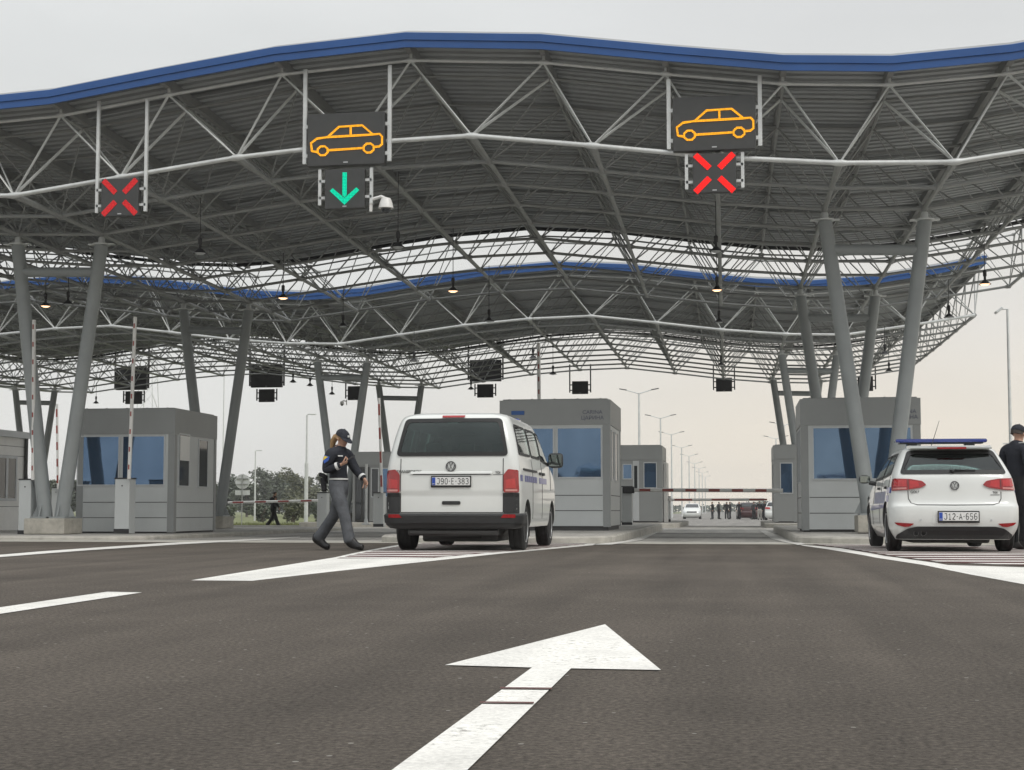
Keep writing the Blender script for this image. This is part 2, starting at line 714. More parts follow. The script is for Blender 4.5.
YC = 26.3
sheet("ground", -740, 740, -70, 910, -.16, MT['grass'])
sheet("asphalt_plaza", -70, 60, -40, YC, 0, MT['asphalt'])
sheet("concrete_plaza", -70, 60, YC, 67.6, 0, MT['pavement'])
MT['old_asphalt'] = ground_mat("old_grey_asphalt", .15, .25, .3, .4, .5, (1.04, 1, .93), 40)
sheet("access_road", -16, 14, 67.6, 905, 0, MT['old_asphalt'])
sheet("drainage_channel", -70, 60, YC + 3.4, YC + 3.75, .004, M("drain_grate", (.07, .07, .07), .6, .3, .3, 30))
sheet("concrete_strip", -70, 60, YC + .03, YC + 1.5, .004, M("pale_concrete", (.48, .465, .41), .85, 0, .15, 2.5, .2, 60))
for i, yy in enumerate((YC + 8.2, YC + 13.4, YC + 20.3, YC + 29)):
    sheet("concrete_joint", -70, 60, yy, yy + (.9 if i % 2 else .35), .004, M("joint_strip", (.12, .118, .11), .8, 0, .2, 3))


def pix(*pts):
    return [tuple(gnd(px, py))[:2] for px, py in pts]


# lane arrow
ar = pix((605, 625), (661, 671), (571, 669.4), (532, 668.5), (445, 666))
sl, sr = Vector(ar[3]), Vector(ar[2])
bl, br = Vector(pix((394, 770))[0]), Vector(pix((469, 770))[0])
k = (bl.y - 1.4) / (sl.y - bl.y)
bl2 = bl + (bl - sl) * k
br2 = br + (br - sr) * k
painted("lane_arrow", [ar[0], ar[1], tuple(sr), tuple(br2), tuple(bl2), tuple(sl), ar[4]], .004, MT['paint'])
for (a, b, yy) in ((500, 552, 690.5), (480, 534, 705)):
    painted("tape_line", pix((a, yy - .9), (b, yy - .4), (b, yy + .9), (a, yy + .4)), .008, MT['tape'])
# lane lines left
q = pix((142, 593), (107, 592.3), (0, 608), (0, 614.5))
ext = lambda a, b, t: (b[0] + (b[0] - a[0]) * t, b[1] + (b[1] - a[1]) * t)
painted("lane_line", [q[0], q[1], ext(q[1], q[2], .8), ext(q[0], q[3], .6)], .004, MT['paint'])
q = pix((0, 555.2), (160, 543.6), (300, 536.6), (300, 538), (180, 544.6), (0, 557.6))
painted("edge_line", [ext(q[1], q[0], .5), q[0], q[1], q[2], q[3], q[4], q[5], ext(q[4], q[5], .5)], .006, MT['paint'])
# hatched areas in front of the island noses: white apex, then dark red field with white bars
hl = pix((191, 580.5), (335, 557.5), (392, 546), (430, 540.3), (597, 543), (593, 545.2), (520, 552), (436, 560.6), (330, 572), (252, 581))
painted("hatched_area", hl, .002, MT['paint'])
inner = pix((337, 558.6), (396, 546.9), (440, 541), (588, 543.2), (584, 544.6), (516, 551), (432, 558.2))
painted("red_field", inner, .004, MT['paint_red'])


def bars(field, y0, y1, step, wd, tilt, name):
    """white bars across a field polygon (convex enough): clip each bar to the polygon"""
    y = y0
    while y < y1:
        bm = bmesh.new()
        vs = [bm.verts.new((p[0], p[1], 0)) for p in field]
        bm.faces.new(vs)
        for yy, sgn in ((y, -1), (y + wd, 1)):
            geom = list(bm.verts) + list(bm.edges) + list(bm.faces)
            bmesh.ops.bisect_plane(bm, geom=geom, plane_co=(0, yy, 0), plane_no=(-tilt * sgn, sgn, 0), clear_outer=True)
        if bm.faces:
            mb = MB()
            bm.verts.index_update()
            bmesh.ops.triangulate(bm, faces=bm.faces)
            mb.add([(v.co.x, v.co.y, g(v.co.y) + .006) for v in bm.verts], [[v.index for v in f.verts] for f in bm.faces])
            struct(mb.build(name, MT['paint']))
        bm.free()
        y += step


bars(inner, 14.0, 32, .78, .30, -.10, "hatch_bar")
hr = pix((798, 544.2), (828, 548), (875, 556), (923, 563.2), (970, 572), (1024, 581.5))
hr2 = pix((1024, 584.5), (970, 574.6), (923, 565), (875, 557.6), (828, 549.4), (802, 545.6))
a, b = Vector(hr[-1]), Vector(hr[-2])
cn = gnd(1010, 568)
far_r = [(9.5, 12.8), (9.5, 13.6), (5.6, 17.5), (4.9, 26.0)]
hw = pix((800, 544.6), (840, 548.2), (885, 556.2), (935, 563), (948, 565.2), (1024, 567.5))
painted("hatched_area", [hw[0], hw[1], hw[2], hw[3], hw[4], hw[5], (6.9, 14.4), (6.6, 12.6)] + hr2, .002, MT['paint'])
inr = pix((812, 544.2), (846, 548.2), (892, 556.2), (942, 562.6), (1024, 565.8)) + [(5.4, 18.0), (5.2, 25.6)]
painted("red_field", inr, .004, MT['paint_red'])
bars(inr, 14.0, 32, .78, .30, .10, "hatch_bar")
# edge lines beside the middle lane
q = pix((593, 545.2), (626, 541.2), (652, 531.5), (660, 531.5), (640, 540.8), (612, 545))
painted("edge_line", q, .010, MT['paint'])
q = pix((760, 531), (772, 539.5), (798, 545.5), (806, 544.5), (784, 538), (766, 531))
painted("edge_line", q, .010, MT['paint'])


# ------------------------------------------------------------------ islands
def island(name, x0, x1, y0, y1, zf, zb, nose=1.2, tail=.5, lean=0.0):
    """raised kerbed island: rounded nose towards the lane, stepped kerb, paved top"""
    pts = []
    w = (x1 - x0) / 2
    cx = (x0 + x1) / 2
    for k in range(13):
        a = PI + PI * k / 12
        pts.append((cx + w * math.copysign(abs(math.cos(a)) ** .75, math.cos(a)), y0 + nose + nose * math.sin(a)))
    pts += [(x1, y1 - tail), (x1 - tail, y1), (x0 + tail, y1), (x0, y1 - tail)]
    zt = lambda y: zf + (zb - zf) * max(0, min(1, (y - y0) / 7.0))

    def ins(p, d):
        v = Vector((p[0] - cx, p[1] - (y0 + y1) / 2))
        return (p[0] - math.copysign(min(d, abs(v.x)), v.x), p[1] - math.copysign(d if abs(v.y) > (y1 - y0) / 2 - nose - .2 else 0, v.y))
    kb = MB()
    rings = [[(p[0], p[1], g(p[1]) - .02) for p in pts],
             [(p[0], p[1], zt(p[1]) - .03) for p in pts],
             [(*ins(p, .03), zt(p[1])) for p in pts],
             [(*ins(p, .16), zt(p[1])) for p in pts],
             [(*ins(p, .16), zt(p[1]) - .05) for p in pts]]
    kb.rings([[Vector(p) for p in r] for r in rings], True, False)
    struct(kb.build(name + "_kerb", MT['kerb']))
    tp = MB()
    inn = [ins(p, .165) for p in pts]
    tp.flat(inn, lambda p: (p[0], p[1], zt(p[1]) - .006))
    struct(tp.build(name, MT['pavement']))


island("traffic_island", -18.2, -12.4, 28.5, 46.5, .02, .02)
island("traffic_island", -6.9, -2.35, 26.6, 46.0, .075, .15)
island("traffic_island", 1.05, 6.6, 27.0, 46.0, .075, .10)
for x0, x1, y0 in ((-17.2, -12.2, 54.5), (-7.0, -2.2, 52.5), (.95, 6.0, 52.5)):
    island("traffic_island", x0, x1, y0, 65.5, .09, .10)
# ------------------------------------------------------------------ wavy space-frame canopy
F0, PN, NJ = 27.3, 2.10, 21
BX = [-14.55, -12.26, -9.82, -7.40, -5.06, -2.70, -.35, 1.92]
BZ = [6.97, 7.27, 7.58, 7.77, 7.83, 7.54, 7.23, 7.03]
TX = [-15.70, -13.58, -11.27, -8.91, -6.28, -3.65, -1.30, .90]
TZ = [8.47, 8.58, 8.91, 9.22, 9.38, 9.21, 8.87, 8.58]
PER = 18.55
K0, K1 = -14, 10


def sag(y):
    return -.0085 * (min(max(y, 31.5), 62) - 31.5)


def nb(k, j):
    y = F0 + PN * j
    x = BX[k % 8] + PER * (k // 8) if k < K1 else 8.45
    return Vector((x - .0075 * (y - 29), y, BZ[k % 8] + sag(y)))


TROWS = [0] + [j + .5 for j in range(NJ)] + [NJ]


def tp(k, t):
    y = F0 + PN * t
    if k > K1:                                # the end node above the last lower one
        return Vector((nb(K1, t).x + .2, y, TZ[3] + sag(y) - .02))
    return Vector((TX[k % 8] + PER * (k // 8) - .0075 * (y - 29), y, TZ[k % 8] + sag(y)))


canopy = None


def chord(pts, r, knob):
    """a straight-membered chord with a swollen joint at each node"""
    P, Q = [], []
    for i, p in enumerate(pts):
        if i > 0:
            d = (pts[i - 1] - p).normalized()
            P += [p + d * knob * 2.2, p + d * knob * .9]
            Q += [r, knob]
        else:
            P.append(p)
            Q.append(knob)
            continue
        if i < len(pts) - 1:
            d = (pts[i + 1] - p).normalized()
            P += [p + d * knob * .9, p + d * knob * 2.2]
            Q += [knob, r]
        else:
            P.append(p)
            Q.append(knob)
    return P, Q


def bar(name, pts, r, knob, n, mat):
    m = MB()
    P, Q = chord(pts, r, knob) if knob else (pts, [r] * len(pts))
    m.sweep(P, Q, n)
    return m.build(name, mat, canopy, smooth=50)


def space_frame(j0, j1):
    rows = [j0] + [j + .5 for j in range(j0, j1)] + [j1]
    for j in range(j0, j1 + 1):
        fr = j == j0  # front row takes the paler steel: open-sky light painted into its colour
        bar("bottom_chord", [nb(k, j) for k in range(K0, K1 + 1)], .049 if fr else .041, .066, 8 if fr else 6, MT['galv'] if fr else MT['steel'])
        a, b = (j0 if j == j0 else j - .5), (j1 if j == j1 else j + .5)
        for t in (a, b):
            pts = []
            for k in range(K0, K1 + 1):
                pts += [tp(k, t), nb(k, j)]
            pts.append(tp(K1 + 1, t))
            bar("web_member", pts, .036 if fr else .029, 0, 6 if fr else 5, MT['galv'] if fr else MT['steel'])
    for t in rows:
        fr = t == j0  # same for the top chord: front row painted as lit, others as shaded
        bar("top_chord", [tp(k, t) for k in range(K0, K1 + 2)], .032 if fr else .028, .052, 8 if fr else 5, MT['galv'] if fr else MT['steel'])
    for k in range(K0, K1 + 1):
        bar("long_chord", [nb(k, j) for j in range(j0, j1 + 1)], .050, .075, 6, MT['steel'])
    for k in range(K0, K1 + 2):
        bar("upper_long_chord", [tp(k, t) for t in rows], .031, 0, 5, MT['steel'])
        m = MB()                              # short posts that carry the roof beams
        m.tube(tp(k, j0), tp(k, j0) + Vector((0, 0, .16)), .03, .03, 6)
        m.build("roof_post", MT['galv'], canopy)


RIB = .33


def roof(t0, t1, name):
    y0, y1 = F0 + PN * t0 - .45, F0 + PN * t1 + .35
    ks = list(range(K0, K1 + 2))
    up = lambda k, y, h: Vector((tp(k, (y - F0) / PN).x, y, TZ[k % 8] - .0 + sag(y) + h)) if k <= K1 else Vector((tp(k, (y - F0) / PN).x + .1, y, tp(k, 0).z + sag(y) + h))
    prof = []
    y = y0
    while y < y1 - RIB:
        prof += [(y, 0), (y + RIB * .50, 0), (y + RIB * .58, .09), (y + RIB * .92, .09)]
        y += RIB
    prof.append((y1, 0))
    dk = MB()
    rings = []
    for yy, h in prof:
        rings.append([up(k, yy, .32 + h) for k in ks])
    for yy, h in reversed(prof):
        rings.append([up(k, yy, .36 + h + .06) for k in ks])
    dk.rings(rings + [rings[0]], False, False)
    dk.build(name, MT['deck'], canopy)
    for k in ks:                              # roof beams above every upper chord line
        m = MB()
        ys = [y0 + .06 + (y1 - y0 - .12) * i / 6 for i in range(7)]
        vs = [[up(k, yy, .13) + Vector((-.055, 0, 0)), up(k, yy, .13) + Vector((.055, 0, 0)),
               up(k, yy, .316) + Vector((.055, 0, 0)), up(k, yy, .316) + Vector((-.055, 0, 0))] for yy in ys]
        m.rings(vs, True, True)
        m.build("roof_beam", MT['rafter'], canopy)
    for yy in [y0 + 1.6 + 2.9 * i for i in range(int((y1 - y0 - 1.5) / 2.9) + 1)]:   # purlins
        m = MB()
        m.rings([[up(k, yy - .03, .245), up(k, yy + .03, .245), up(k, yy + .03, .31), up(k, yy - .03, .31)] for k in ks], True, True)
        m.build("purlin", MT['deck'], canopy)
    # blue edge strip, stepped profile, front then both sides
    pr = [(0, .11), (-.05, .11), (-.05, .245), (-.075, .25), (-.075, .39), (-.03, .41), (0, .41)]
    f = MB()
    f.rings([[up(k, y0 + dy, h) for dy, h in pr] for k in ks], True, True)
    f.build("edge_strip", MT['fascia'], canopy)
    f = MB()
    q = [up(K1 + 1, y0, 0), up(K1 + 1, y1, 0)]
    f.rings([[p + Vector((-dy + .004, 0, h)) for dy, h in pr] for p in q], True, True)
    f.build("edge_strip", MT['fascia'], canopy)
    # gutter pipe under the rear edge
    f = MB()
    f.sweep([up(k, y1 - 1.3, .02) for k in ks], .06, 6)
    f.build("drain_pipe", MT['black'], canopy)


for j0, lab in ((0, "front wavy steel space-frame canopy whose blue edge crosses the top of the picture"), (12, "rear wavy steel space-frame canopy whose blue edge shows beneath the front one")):
    canopy = thing("wavy_canopy", lab, "canopy", (-6, F0 + PN * j0, 0), 0, "wavy canopies over the lanes")
    space_frame(j0, j0 + 9)
    roof(j0, j0 + 8.45, "roof_sheet")


# ------------------------------------------------------------------ V-shaped supports on concrete plinths
def v_support(k, j, zbase, label, plabel):
    a, b = nb(k - 1, j), nb(k, j)
    c = (a + b) / 2
    zt = zbase + .36
    pl = MB()
    pl.box((c.x, c.y, zbase + .18), (.98, .95, .36), bev=.025)
    o = pl.build("concrete_plinth", MT['concrete'], org=(c.x, c.y, zbase))
    tag(o, plabel, "plinth", "plinths under the canopy supports")
    t = thing("v_support", label, "column", (c.x, c.y, zt), 0, "V-shaped supports of the canopy")
    for s, n in ((-1, a), (1, b)):
        m = MB()
        foot = Vector((c.x + s * .20, c.y, zt + .02))
        top = n - Vector((0, 0, .26))
        m.tube(foot, top, .165, .15, 18)
        leg = m.build("leg", MT['column'], t, smooth=50)
        m = MB()
        m.box(foot + Vector((0, 0, 0)), (.46, .60, .036))
        for ry in (-1, 1):
            m.prism([(0, 0), (.26, 0), (0, .34)], lambda p, q=foot, ry=ry: q + Vector((s * .02 - .012, ry * (.14 + p[0] * .6), p[1] + .02)), lambda p, q=foot, ry=ry: q + Vector((s * .02 + .012, ry * (.14 + p[0] * .6), p[1] + .02)))
        m.prism([(0, 0), (.17, 0), (0, .36)], lambda p, q=foot: q + Vector((s * (.15 + p[0]), -.012, p[1] + .02)), lambda p, q=foot: q + Vector((s * (.15 + p[0]), .012, p[1] + .02)))
        m.build("base_plate", MT['column'], leg)
        m = MB()
        m.lathe([(.15, 0), (.21, .0), (.21, .03), (.09, .04), (.075, .10), (.075, .16), (.05, .2)], top, 'Z', 14)
        m.box(top + Vector((0, 0, .018)), (.62, .14, .026))
        m.build("bearing", MT['galv'], leg, smooth=40)
    m = MB()
    f = .90
    q0 = Vector((c.x - .24, c.y, zt)).lerp(a - Vector((0, 0, .26)), f)
    q1 = Vector((c.x + .24, c.y, zt)).lerp(b - Vector((0, 0, .26)), f)
    m.tube(q0, q1, .115, None, 14)
    m.build("cross_tube", MT['column'], t, smooth=50)
    return t


for k, j, zb, l, pl in (
        (0, 2, .02, "grey V support beside the front left booth with the blue windows", "concrete plinth with the V support beside the front left booth"),
        (8, 2, .10, "grey V support in front of the right customs booth behind the police car", "concrete plinth in front of the right customs booth"),
        (0, 7, .02, "grey V support rising behind the front left booth", "concrete plinth at the rear corner of the front left booth"),
        (8, 7, .10, "grey V support rising directly behind the front right customs booth", "concrete plinth directly behind the front right customs booth"),
        (0, 14, .09, "grey V support behind the walking policewoman", "concrete plinth behind the walking policewoman"),
        (8, 14, .10, "second V support behind the right customs booth", "concrete plinth of the second V support behind the right booth"),
        (0, 19, .10, "dark V support just left of the white van roof", "concrete plinth of the rear V support hidden by the van"),
        (8, 19, .10, "rearmost V support above the narrow booth at the end of the right island", "concrete plinth beside the narrow booth at the end of the right island"),
        (-8, 19, .05, "thin far V support at the left edge behind the front left V", "concrete plinth of the far V support at the left edge"),
        ):
    v_support(k, j, zb, l, pl)


# ------------------------------------------------------------------ lane signals on the front truss
def hanger(mb, x, y, z0, z1, w=.075):
    mb.box((x, y, (z0 + z1) / 2), (w, .06, z1 - z0))
    return mb


YS = F0 - .17


def strokes(mb, lines, o, s, w, y):
    """LED tubes: each polyline in board units becomes a thin raised strip"""
    for ln in lines:
        pts = [Vector((o[0] + p[0] * s, y, o[1] + p[1] * s)) for p in ln]
        mb.sweep(pts, w, 6)


CARL = [[(-.97, -.28), (-1.0, -.02), (-.83, .12), (-.52, .155), (-.2, .47), (.47, .49), (.78, .18), (.97, .19), (1.04, .10), (1.04, -.14), (.96, -.21), (.82, -.22)],
        [(-.97, -.28), (-.82, -.31)], [(-.52, .155), (.78, .18)], [(.14, .48), (.14, .165)], [(-.50, -.27), (.50, -.24)]]
for cx in (-.66, .66):
    CARL.append([(cx + .155 * math.cos(PI / 8 + PI / 4 * i), -.27 + (.02 if cx > 0 else -.01) + .155 * math.sin(PI / 8 + PI / 4 * i)) for i in range(9)])


CARL = [[(x, z * .88 - .02) for x, z in ln] for ln in CARL]


def car_sign(x0, x1, y0, y1, label, lit=True, Y=YS, back=False, hang=None):
    a, b = at(x0, y1, Y), at(x1, y0, Y)
    c = (a + b) / 2
    w, h = b.x - a.x, b.z - a.z
    t = thing("vehicle_type_sign", label, "sign", (c.x, Y, a.z), 0, "overhead vehicle type signs")
    m = MB()
    m.box((c.x, Y + .10, c.z), (w, .18, h), bev=.012)
    m.box((c.x, Y + .20, c.z), (w * .9, .05, h * .85))
    m.build("housing", MT['black'] if back else MT['darkgrey'], t)
    m = MB()
    for q in ((a.x + w * .5, a.z + .06),):
        m.box((q[0], Y + .005, q[1]), (.09, .006, .022))
    m.build("maker_plate", MT['frame_l'], t)
    for s in (-1, 1):
        m = MB()
        x = c.x + s * (w / 2 + .08)
        hanger(m, x, Y + .11, a.z + h * .07, (hang or (b.z + .35)))
        for zz in (a.z + h * .22, a.z + h * .78):
            m.box((c.x + s * (w / 2 + .025), Y + .10, zz), (.11, .05, .07))
        m.build("hanger", MT['black'] if back else MT['galv'], t)
    if lit:
        m = MB()
        strokes(m, CARL, (c.x, c.z - h * .03), w * .452, .022, Y + .004)
        m.build("car_symbol", MT['ledorange'], t)
    return t, c, w, h


def small_sign(x0, x1, y0, y1, label, kind, Y=YS, back=False, hang=.0):
    a, b = at(x0, y1, Y), at(x1, y0, Y)
    c = (a + b) / 2
    w, h = b.x - a.x, b.z - a.z
    t = thing("lane_signal", label, "lane signal", (c.x, Y, a.z), 0, "overhead lane signals")
    m = MB()
    m.box((c.x, Y + .08, c.z), (w, .14, h), bev=.01)
    m.build("housing", MT['black'] if back else MT['darkgrey'], t)
    m = MB()
    m.box((c.x, Y + .008, a.z + .045), (.08, .006, .02))
    m.build("maker_plate", MT['frame_l'], t)
    for s in (-1, 1):
        m = MB()
        hanger(m, c.x + s * (w / 2 + .12), Y + .09, a.z + h * .12, b.z + hang, .06)
        for zz in (a.z + h * .3, a.z + h * .72):
            m.box((c.x + s * (w / 2 + .05), Y + .08, zz), (.16, .04, .05))
        m.build("hanger", MT['black'] if back else MT['galv'], t)
    Yf = Y - .002
    if kind in ('x', 'xdim'):
        for sx in (-1, 1):
            for sz in (-1, 1):
                m = MB()
                d = Vector((sx, 0, sz)).normalized()
                p = Vector((c.x, Yf, c.z + .0))
                n = Vector((d.z, 0, -d.x))
                q0, q1, hw = p + d * .13 * w / .8, p + d * .50 * w / .8, .055 * w / .8
                vs = [q0 + n * hw, q0 - n * hw, q1 - n * hw, q1 + n * hw]
                m.rings([[v for v in vs], [v + Vector((0, .03, 0)) for v in vs]])
                m.build("cross_bar", MT['ledred'] if kind == 'x' else MT['ledred_dim'], t)
    elif kind == 'arrow':
        m = MB()
        s = w / 2
        poly = [(-.11, .80), (.11, .80), (.11, -.32), (.0, -.43), (-.11, -.32)]
        m.prism(poly, lambda p: (c.x + p[0] * s, Yf, c.z + p[1] * s), lambda p: (c.x + p[0] * s, Yf + .03, c.z + p[1] * s))
        m.build("arrow_shaft", MT['ledgreen'], t)
        m = MB()
        poly = [(-.74, -.10), (-.60, .04), (0, -.47), (.60, .04), (.74, -.10), (0, -.80)]
        m.prism(poly, lambda p: (c.x + p[0] * s, Yf, c.z + p[1] * s), lambda p: (c.x + p[0] * s, Yf + .03, c.z + p[1] * s))
        m.build("arrow_head", MT['ledgreen'], t)
    return t


car_sign(307, 384.5, 111, 166.5, "black overhead sign with an orange lit car symbol above the green arrow", hang=at(346, 66, YS).z)
car_sign(673, 755.5, 94, 151.5, "black overhead sign with an orange lit car symbol above the bright red cross", hang=at(714, 76, YS).z)
small_sign(324.5, 364.5, 168, 209, "small black lane signal showing a green downward arrow", 'arrow', hang=.02)
small_sign(693, 736, 152.5, 193, "small black lane signal showing a bright red cross under the car sign", 'x', hang=.02)
small_sign(100.5, 138.5, 177.5, 216.5, "lone lane signal with a dull red cross on two tall hangers at left", 'xdim', hang=1.62)
YB = F0 + PN * NJ + .25
car_sign(115.5, 146.5, 367, 390, "dark back of a large overhead sign above the roof of the front left booth", False, YB, True, at(131, 345, YB).z)
small_sign(125, 141.5, 391, 404, "dark back of the small lane signal above the roof of the front left booth", '', YB, True, .02)
car_sign(250.5, 282, 364.5, 387.5, "dark back of a large overhead sign right of the support behind the left booth", False, YB, True, at(266, 345, YB).z)
small_sign(258.5, 274, 389, 402, "dark back of the small lane signal hanging right of the support behind the left booth", '', YB, True, .02)
car_sign(469.5, 501, 359.5, 381.5, "dark back of a large overhead sign above the white van", False, YB, True, at(485, 340, YB).z)
small_sign(477, 493, 384, 397.5, "dark back of the small lane signal above the white van", '', YB, True, .02)
small_sign(572, 588, 381, 394, "dark back of a lone lane signal hanging above the middle booth", '', YB, True, .85)
small_sign(716, 732, 377.5, 391.5, "dark back of a lone lane signal hanging above the open barrier lane", '', YB, True, .62)
small_sign(347.5, 361, 386, 400, "dark back of a lone lane signal above the policewoman", '', YB, True, .35)
small_sign(858, 873, 376, 391, "dark back of a lane signal half hidden by the supports at right", '', YB, True, .5)


# ------------------------------------------------------------------ dome cameras
def dome_camera(px, py, Y, s, label, side=-1):
    p = at(px, py, Y)
    t = thing("dome_camera", label, "camera", p, 0, "dome cameras under the canopy")
    m = MB()
    m.box(p + Vector((side * .30 * s, 0, .03)), (.05 * s, .05, .34 * s))
    m.sweep([p + Vector((side * .28 * s, 0, .10 * s)), p + Vector((side * .1 * s, 0, .15 * s)), p + Vector((0, 0, .10 * s))], .035 * s, 8)
    m.build("bracket", MT['white'], t, smooth=40)
    m = MB()
    m.lathe([(.03, .13), (.09, .11), (.125, .03), (.145, -.06), (.15, -.085), (.12, -.09)], p, 'Z', 16)
    for i in range(len(m.v)):
        m.v[i] = p + (m.v[i] - p) * s
    m.build("camera_body", MT['white'], t, smooth=40)
    m = MB()
    m.ball(p + Vector((0, 0, -.09 * s)), .10 * s, 12)
    m.build("lens_dome", MT['darkgl'], t, smooth=60)


dome_camera(386, 204, YS + .1, 1.0, "white dome camera on a bracket beside the green arrow signal")
dome_camera(342, 403, YB, .8, "small dome camera on the left of the lone lane signal above the policewoman", 1)


# ------------------------------------------------------------------ pendant lamps
def pendant(px, py, lit, label, zl=6.15, first=[None]):
    p = atz(px, py, zl)
    p.z += sag(p.y)
    # recompute once with the sag
    p = atz(px, py, p.z)
    xs = [(abs(nb(k, 0).x - p.x), k) for k in range(K0, K1 + 1)]
    k = min(xs)[1]
    k2 = k + (1 if p.x > nb(k, 0).x else -1)
    k2 = max(K0, min(K1, k2))
    u = 0 if k2 == k else (p.x - nb(k, 0).x) / (nb(k2, 0).x - nb(k, 0).x)
    zc = nb(k, 0).z + (nb(k2, 0).z - nb(k, 0).z) * u + sag(p.y)
    t = thing("pendant_lamp", label, "lamp", p, 0, "lit pendant lamps under the canopy" if lit else "unlit pendant lamps under the canopy")
    m = MB()
    m.tube(p + Vector((0, 0, .33)), (p.x, p.y, zc), .010, .010, 6)
    m.build("rod", MT['darkgrey'], t)
    m = MB()
    m.lathe([(.025, .34), (.045, .32), (.045, .2), (.03, .18), (.03, .09), (.015, .07)], p, 'Z', 12)
    m.build("gear_housing", MT['black'], t, smooth=40)
    m = MB()
    m.lathe([(.035, .10), (.055, .085), (.095, .04), (.145, 0), (.15, -.010), (.138, -.007), (.085, .025), (.03, .07)], p, 'Z', 18)
    m.build("shade", MT['black'], t, smooth=40)
    m = MB()
    m.lathe([(.001, -.040), (.06, -.034), (.10, -.016), (.122, .0), (.08, .022), (.001, .025)], p, 'Z', 16)
    m.build("lens", MT['lamp_on'] if lit else MT['frame_l'], t, smooth=40)


for px, py, lit, l in (
        (283, 298, 1, "lit pendant lamp just under the blue edge right of the left rear support"),
        (453, 291, 1, "lit pendant lamp high above the white van"),
        (45.5, 306, 1, "lit pendant lamp between the legs of the front left V support"),
        (717, 290, 1, "lit pendant lamp in the middle of the stack of lamps below the red cross"),
        (985, 284, 1, "lit pendant lamp at the right end of the rear roof"),
        (398, 247, 0, "large unlit pendant lamp below the camera and green arrow"),
        (716, 251, 0, "unlit pendant lamp hanging directly below the bright red cross signal"),
        (200, 253, 0, "unlit pendant lamp between the dull red cross and the green arrow"),
        (949, 317, 0, "unlit pendant lamp below the right end of the rear roof"),
        (885, 354, 0, "unlit pendant lamp close right of the rear right support"),
        (889, 371, 0, "unlit pendant lamp beside the half hidden lane signal at right"),
        (489, 321, 0, "unlit pendant lamp in front of the bright lower chord above the van"),
        (414, 361, 0, "unlit pendant lamp left of the large dark sign above the van"),
        (471, 389, 0, "unlit pendant lamp at the lower left of the dark signs above the van"),
        (533, 358, 0, "unlit pendant lamp beside the tall barrier boom behind the middle booth"),
        (553, 374, 0, "low unlit pendant lamp left of the lone signal above the middle booth"),
        (719, 322, 0, "unlit pendant lamp lower in the stack beneath the lit one"),
        (721, 365, 0, "lowest unlit pendant lamp just above the lone signal over the barrier lane"),
        (293, 382, 0, "unlit pendant lamp right of the dark signs behind the left booth"),
        (310, 385.5, 0, "small unlit pendant lamp left of the support behind the policewoman"),
        (332, 394, 0, "low unlit pendant lamp between the support legs behind the policewoman"),
        (343, 326, 0, "unlit pendant lamp against the dark roof above the policewoman"),
        (96, 403, 0, "low unlit pendant lamp over the left end of the front left booth roof"),
        (68, 304, 0, "unlit pendant lamp against the blue edge right of the lit one at left"),
        ):
    pendant(px, py, lit, l)
# ------------------------------------------------------------------ booths
def rect(mb, x0, x1, y0, y1, z0, z1):
    return mb.box(((x0 + x1) / 2, (y0 + y1) / 2, (z0 + z1) / 2), (x1 - x0, y1 - y0, z1 - z0))


def window(parent, face, a0, a1, z0, z1, pos, pane, fw=.034, name="window", split=None, prow=.022):
    """framed window on a wall: face 'S' looks to -Y at y=pos, 'E' to +X, 'W' to -X at x=pos"""
    def put(mb, u0, u1, w0, w1, d0, d1):
        if face == 'S':
            rect(mb, u0, u1, pos - d1, pos - d0, w0, w1)
        elif face == 'E':
            rect(mb, pos + d0, pos + d1, u0, u1, w0, w1)
        else:
            rect(mb, pos - d1, pos - d0, u0, u1, w0, w1)
    m = MB()
    put(m, a0, a1, z1 - fw, z1, 0, prow)
    put(m, a0, a1, z0, z0 + fw, 0, prow)
    put(m, a0, a0 + fw, z0 + fw, z1 - fw, 0, prow)
    put(m, a1 - fw, a1, z0 + fw, z1 - fw, 0, prow)
    if split:
        for s in split:
            u = a0 + (a1 - a0) * s
            put(m, u - fw * .8, u + fw * .8, z0 + fw, z1 - fw, 0, prow + .003)
    f = m.build(name, MT['frame_l'], parent)
    m = MB()
    put(m, a0 + fw, a1 - fw, z0 + fw, z1 - fw, .002, .010)
    m.build("pane", pane, f)
    return f


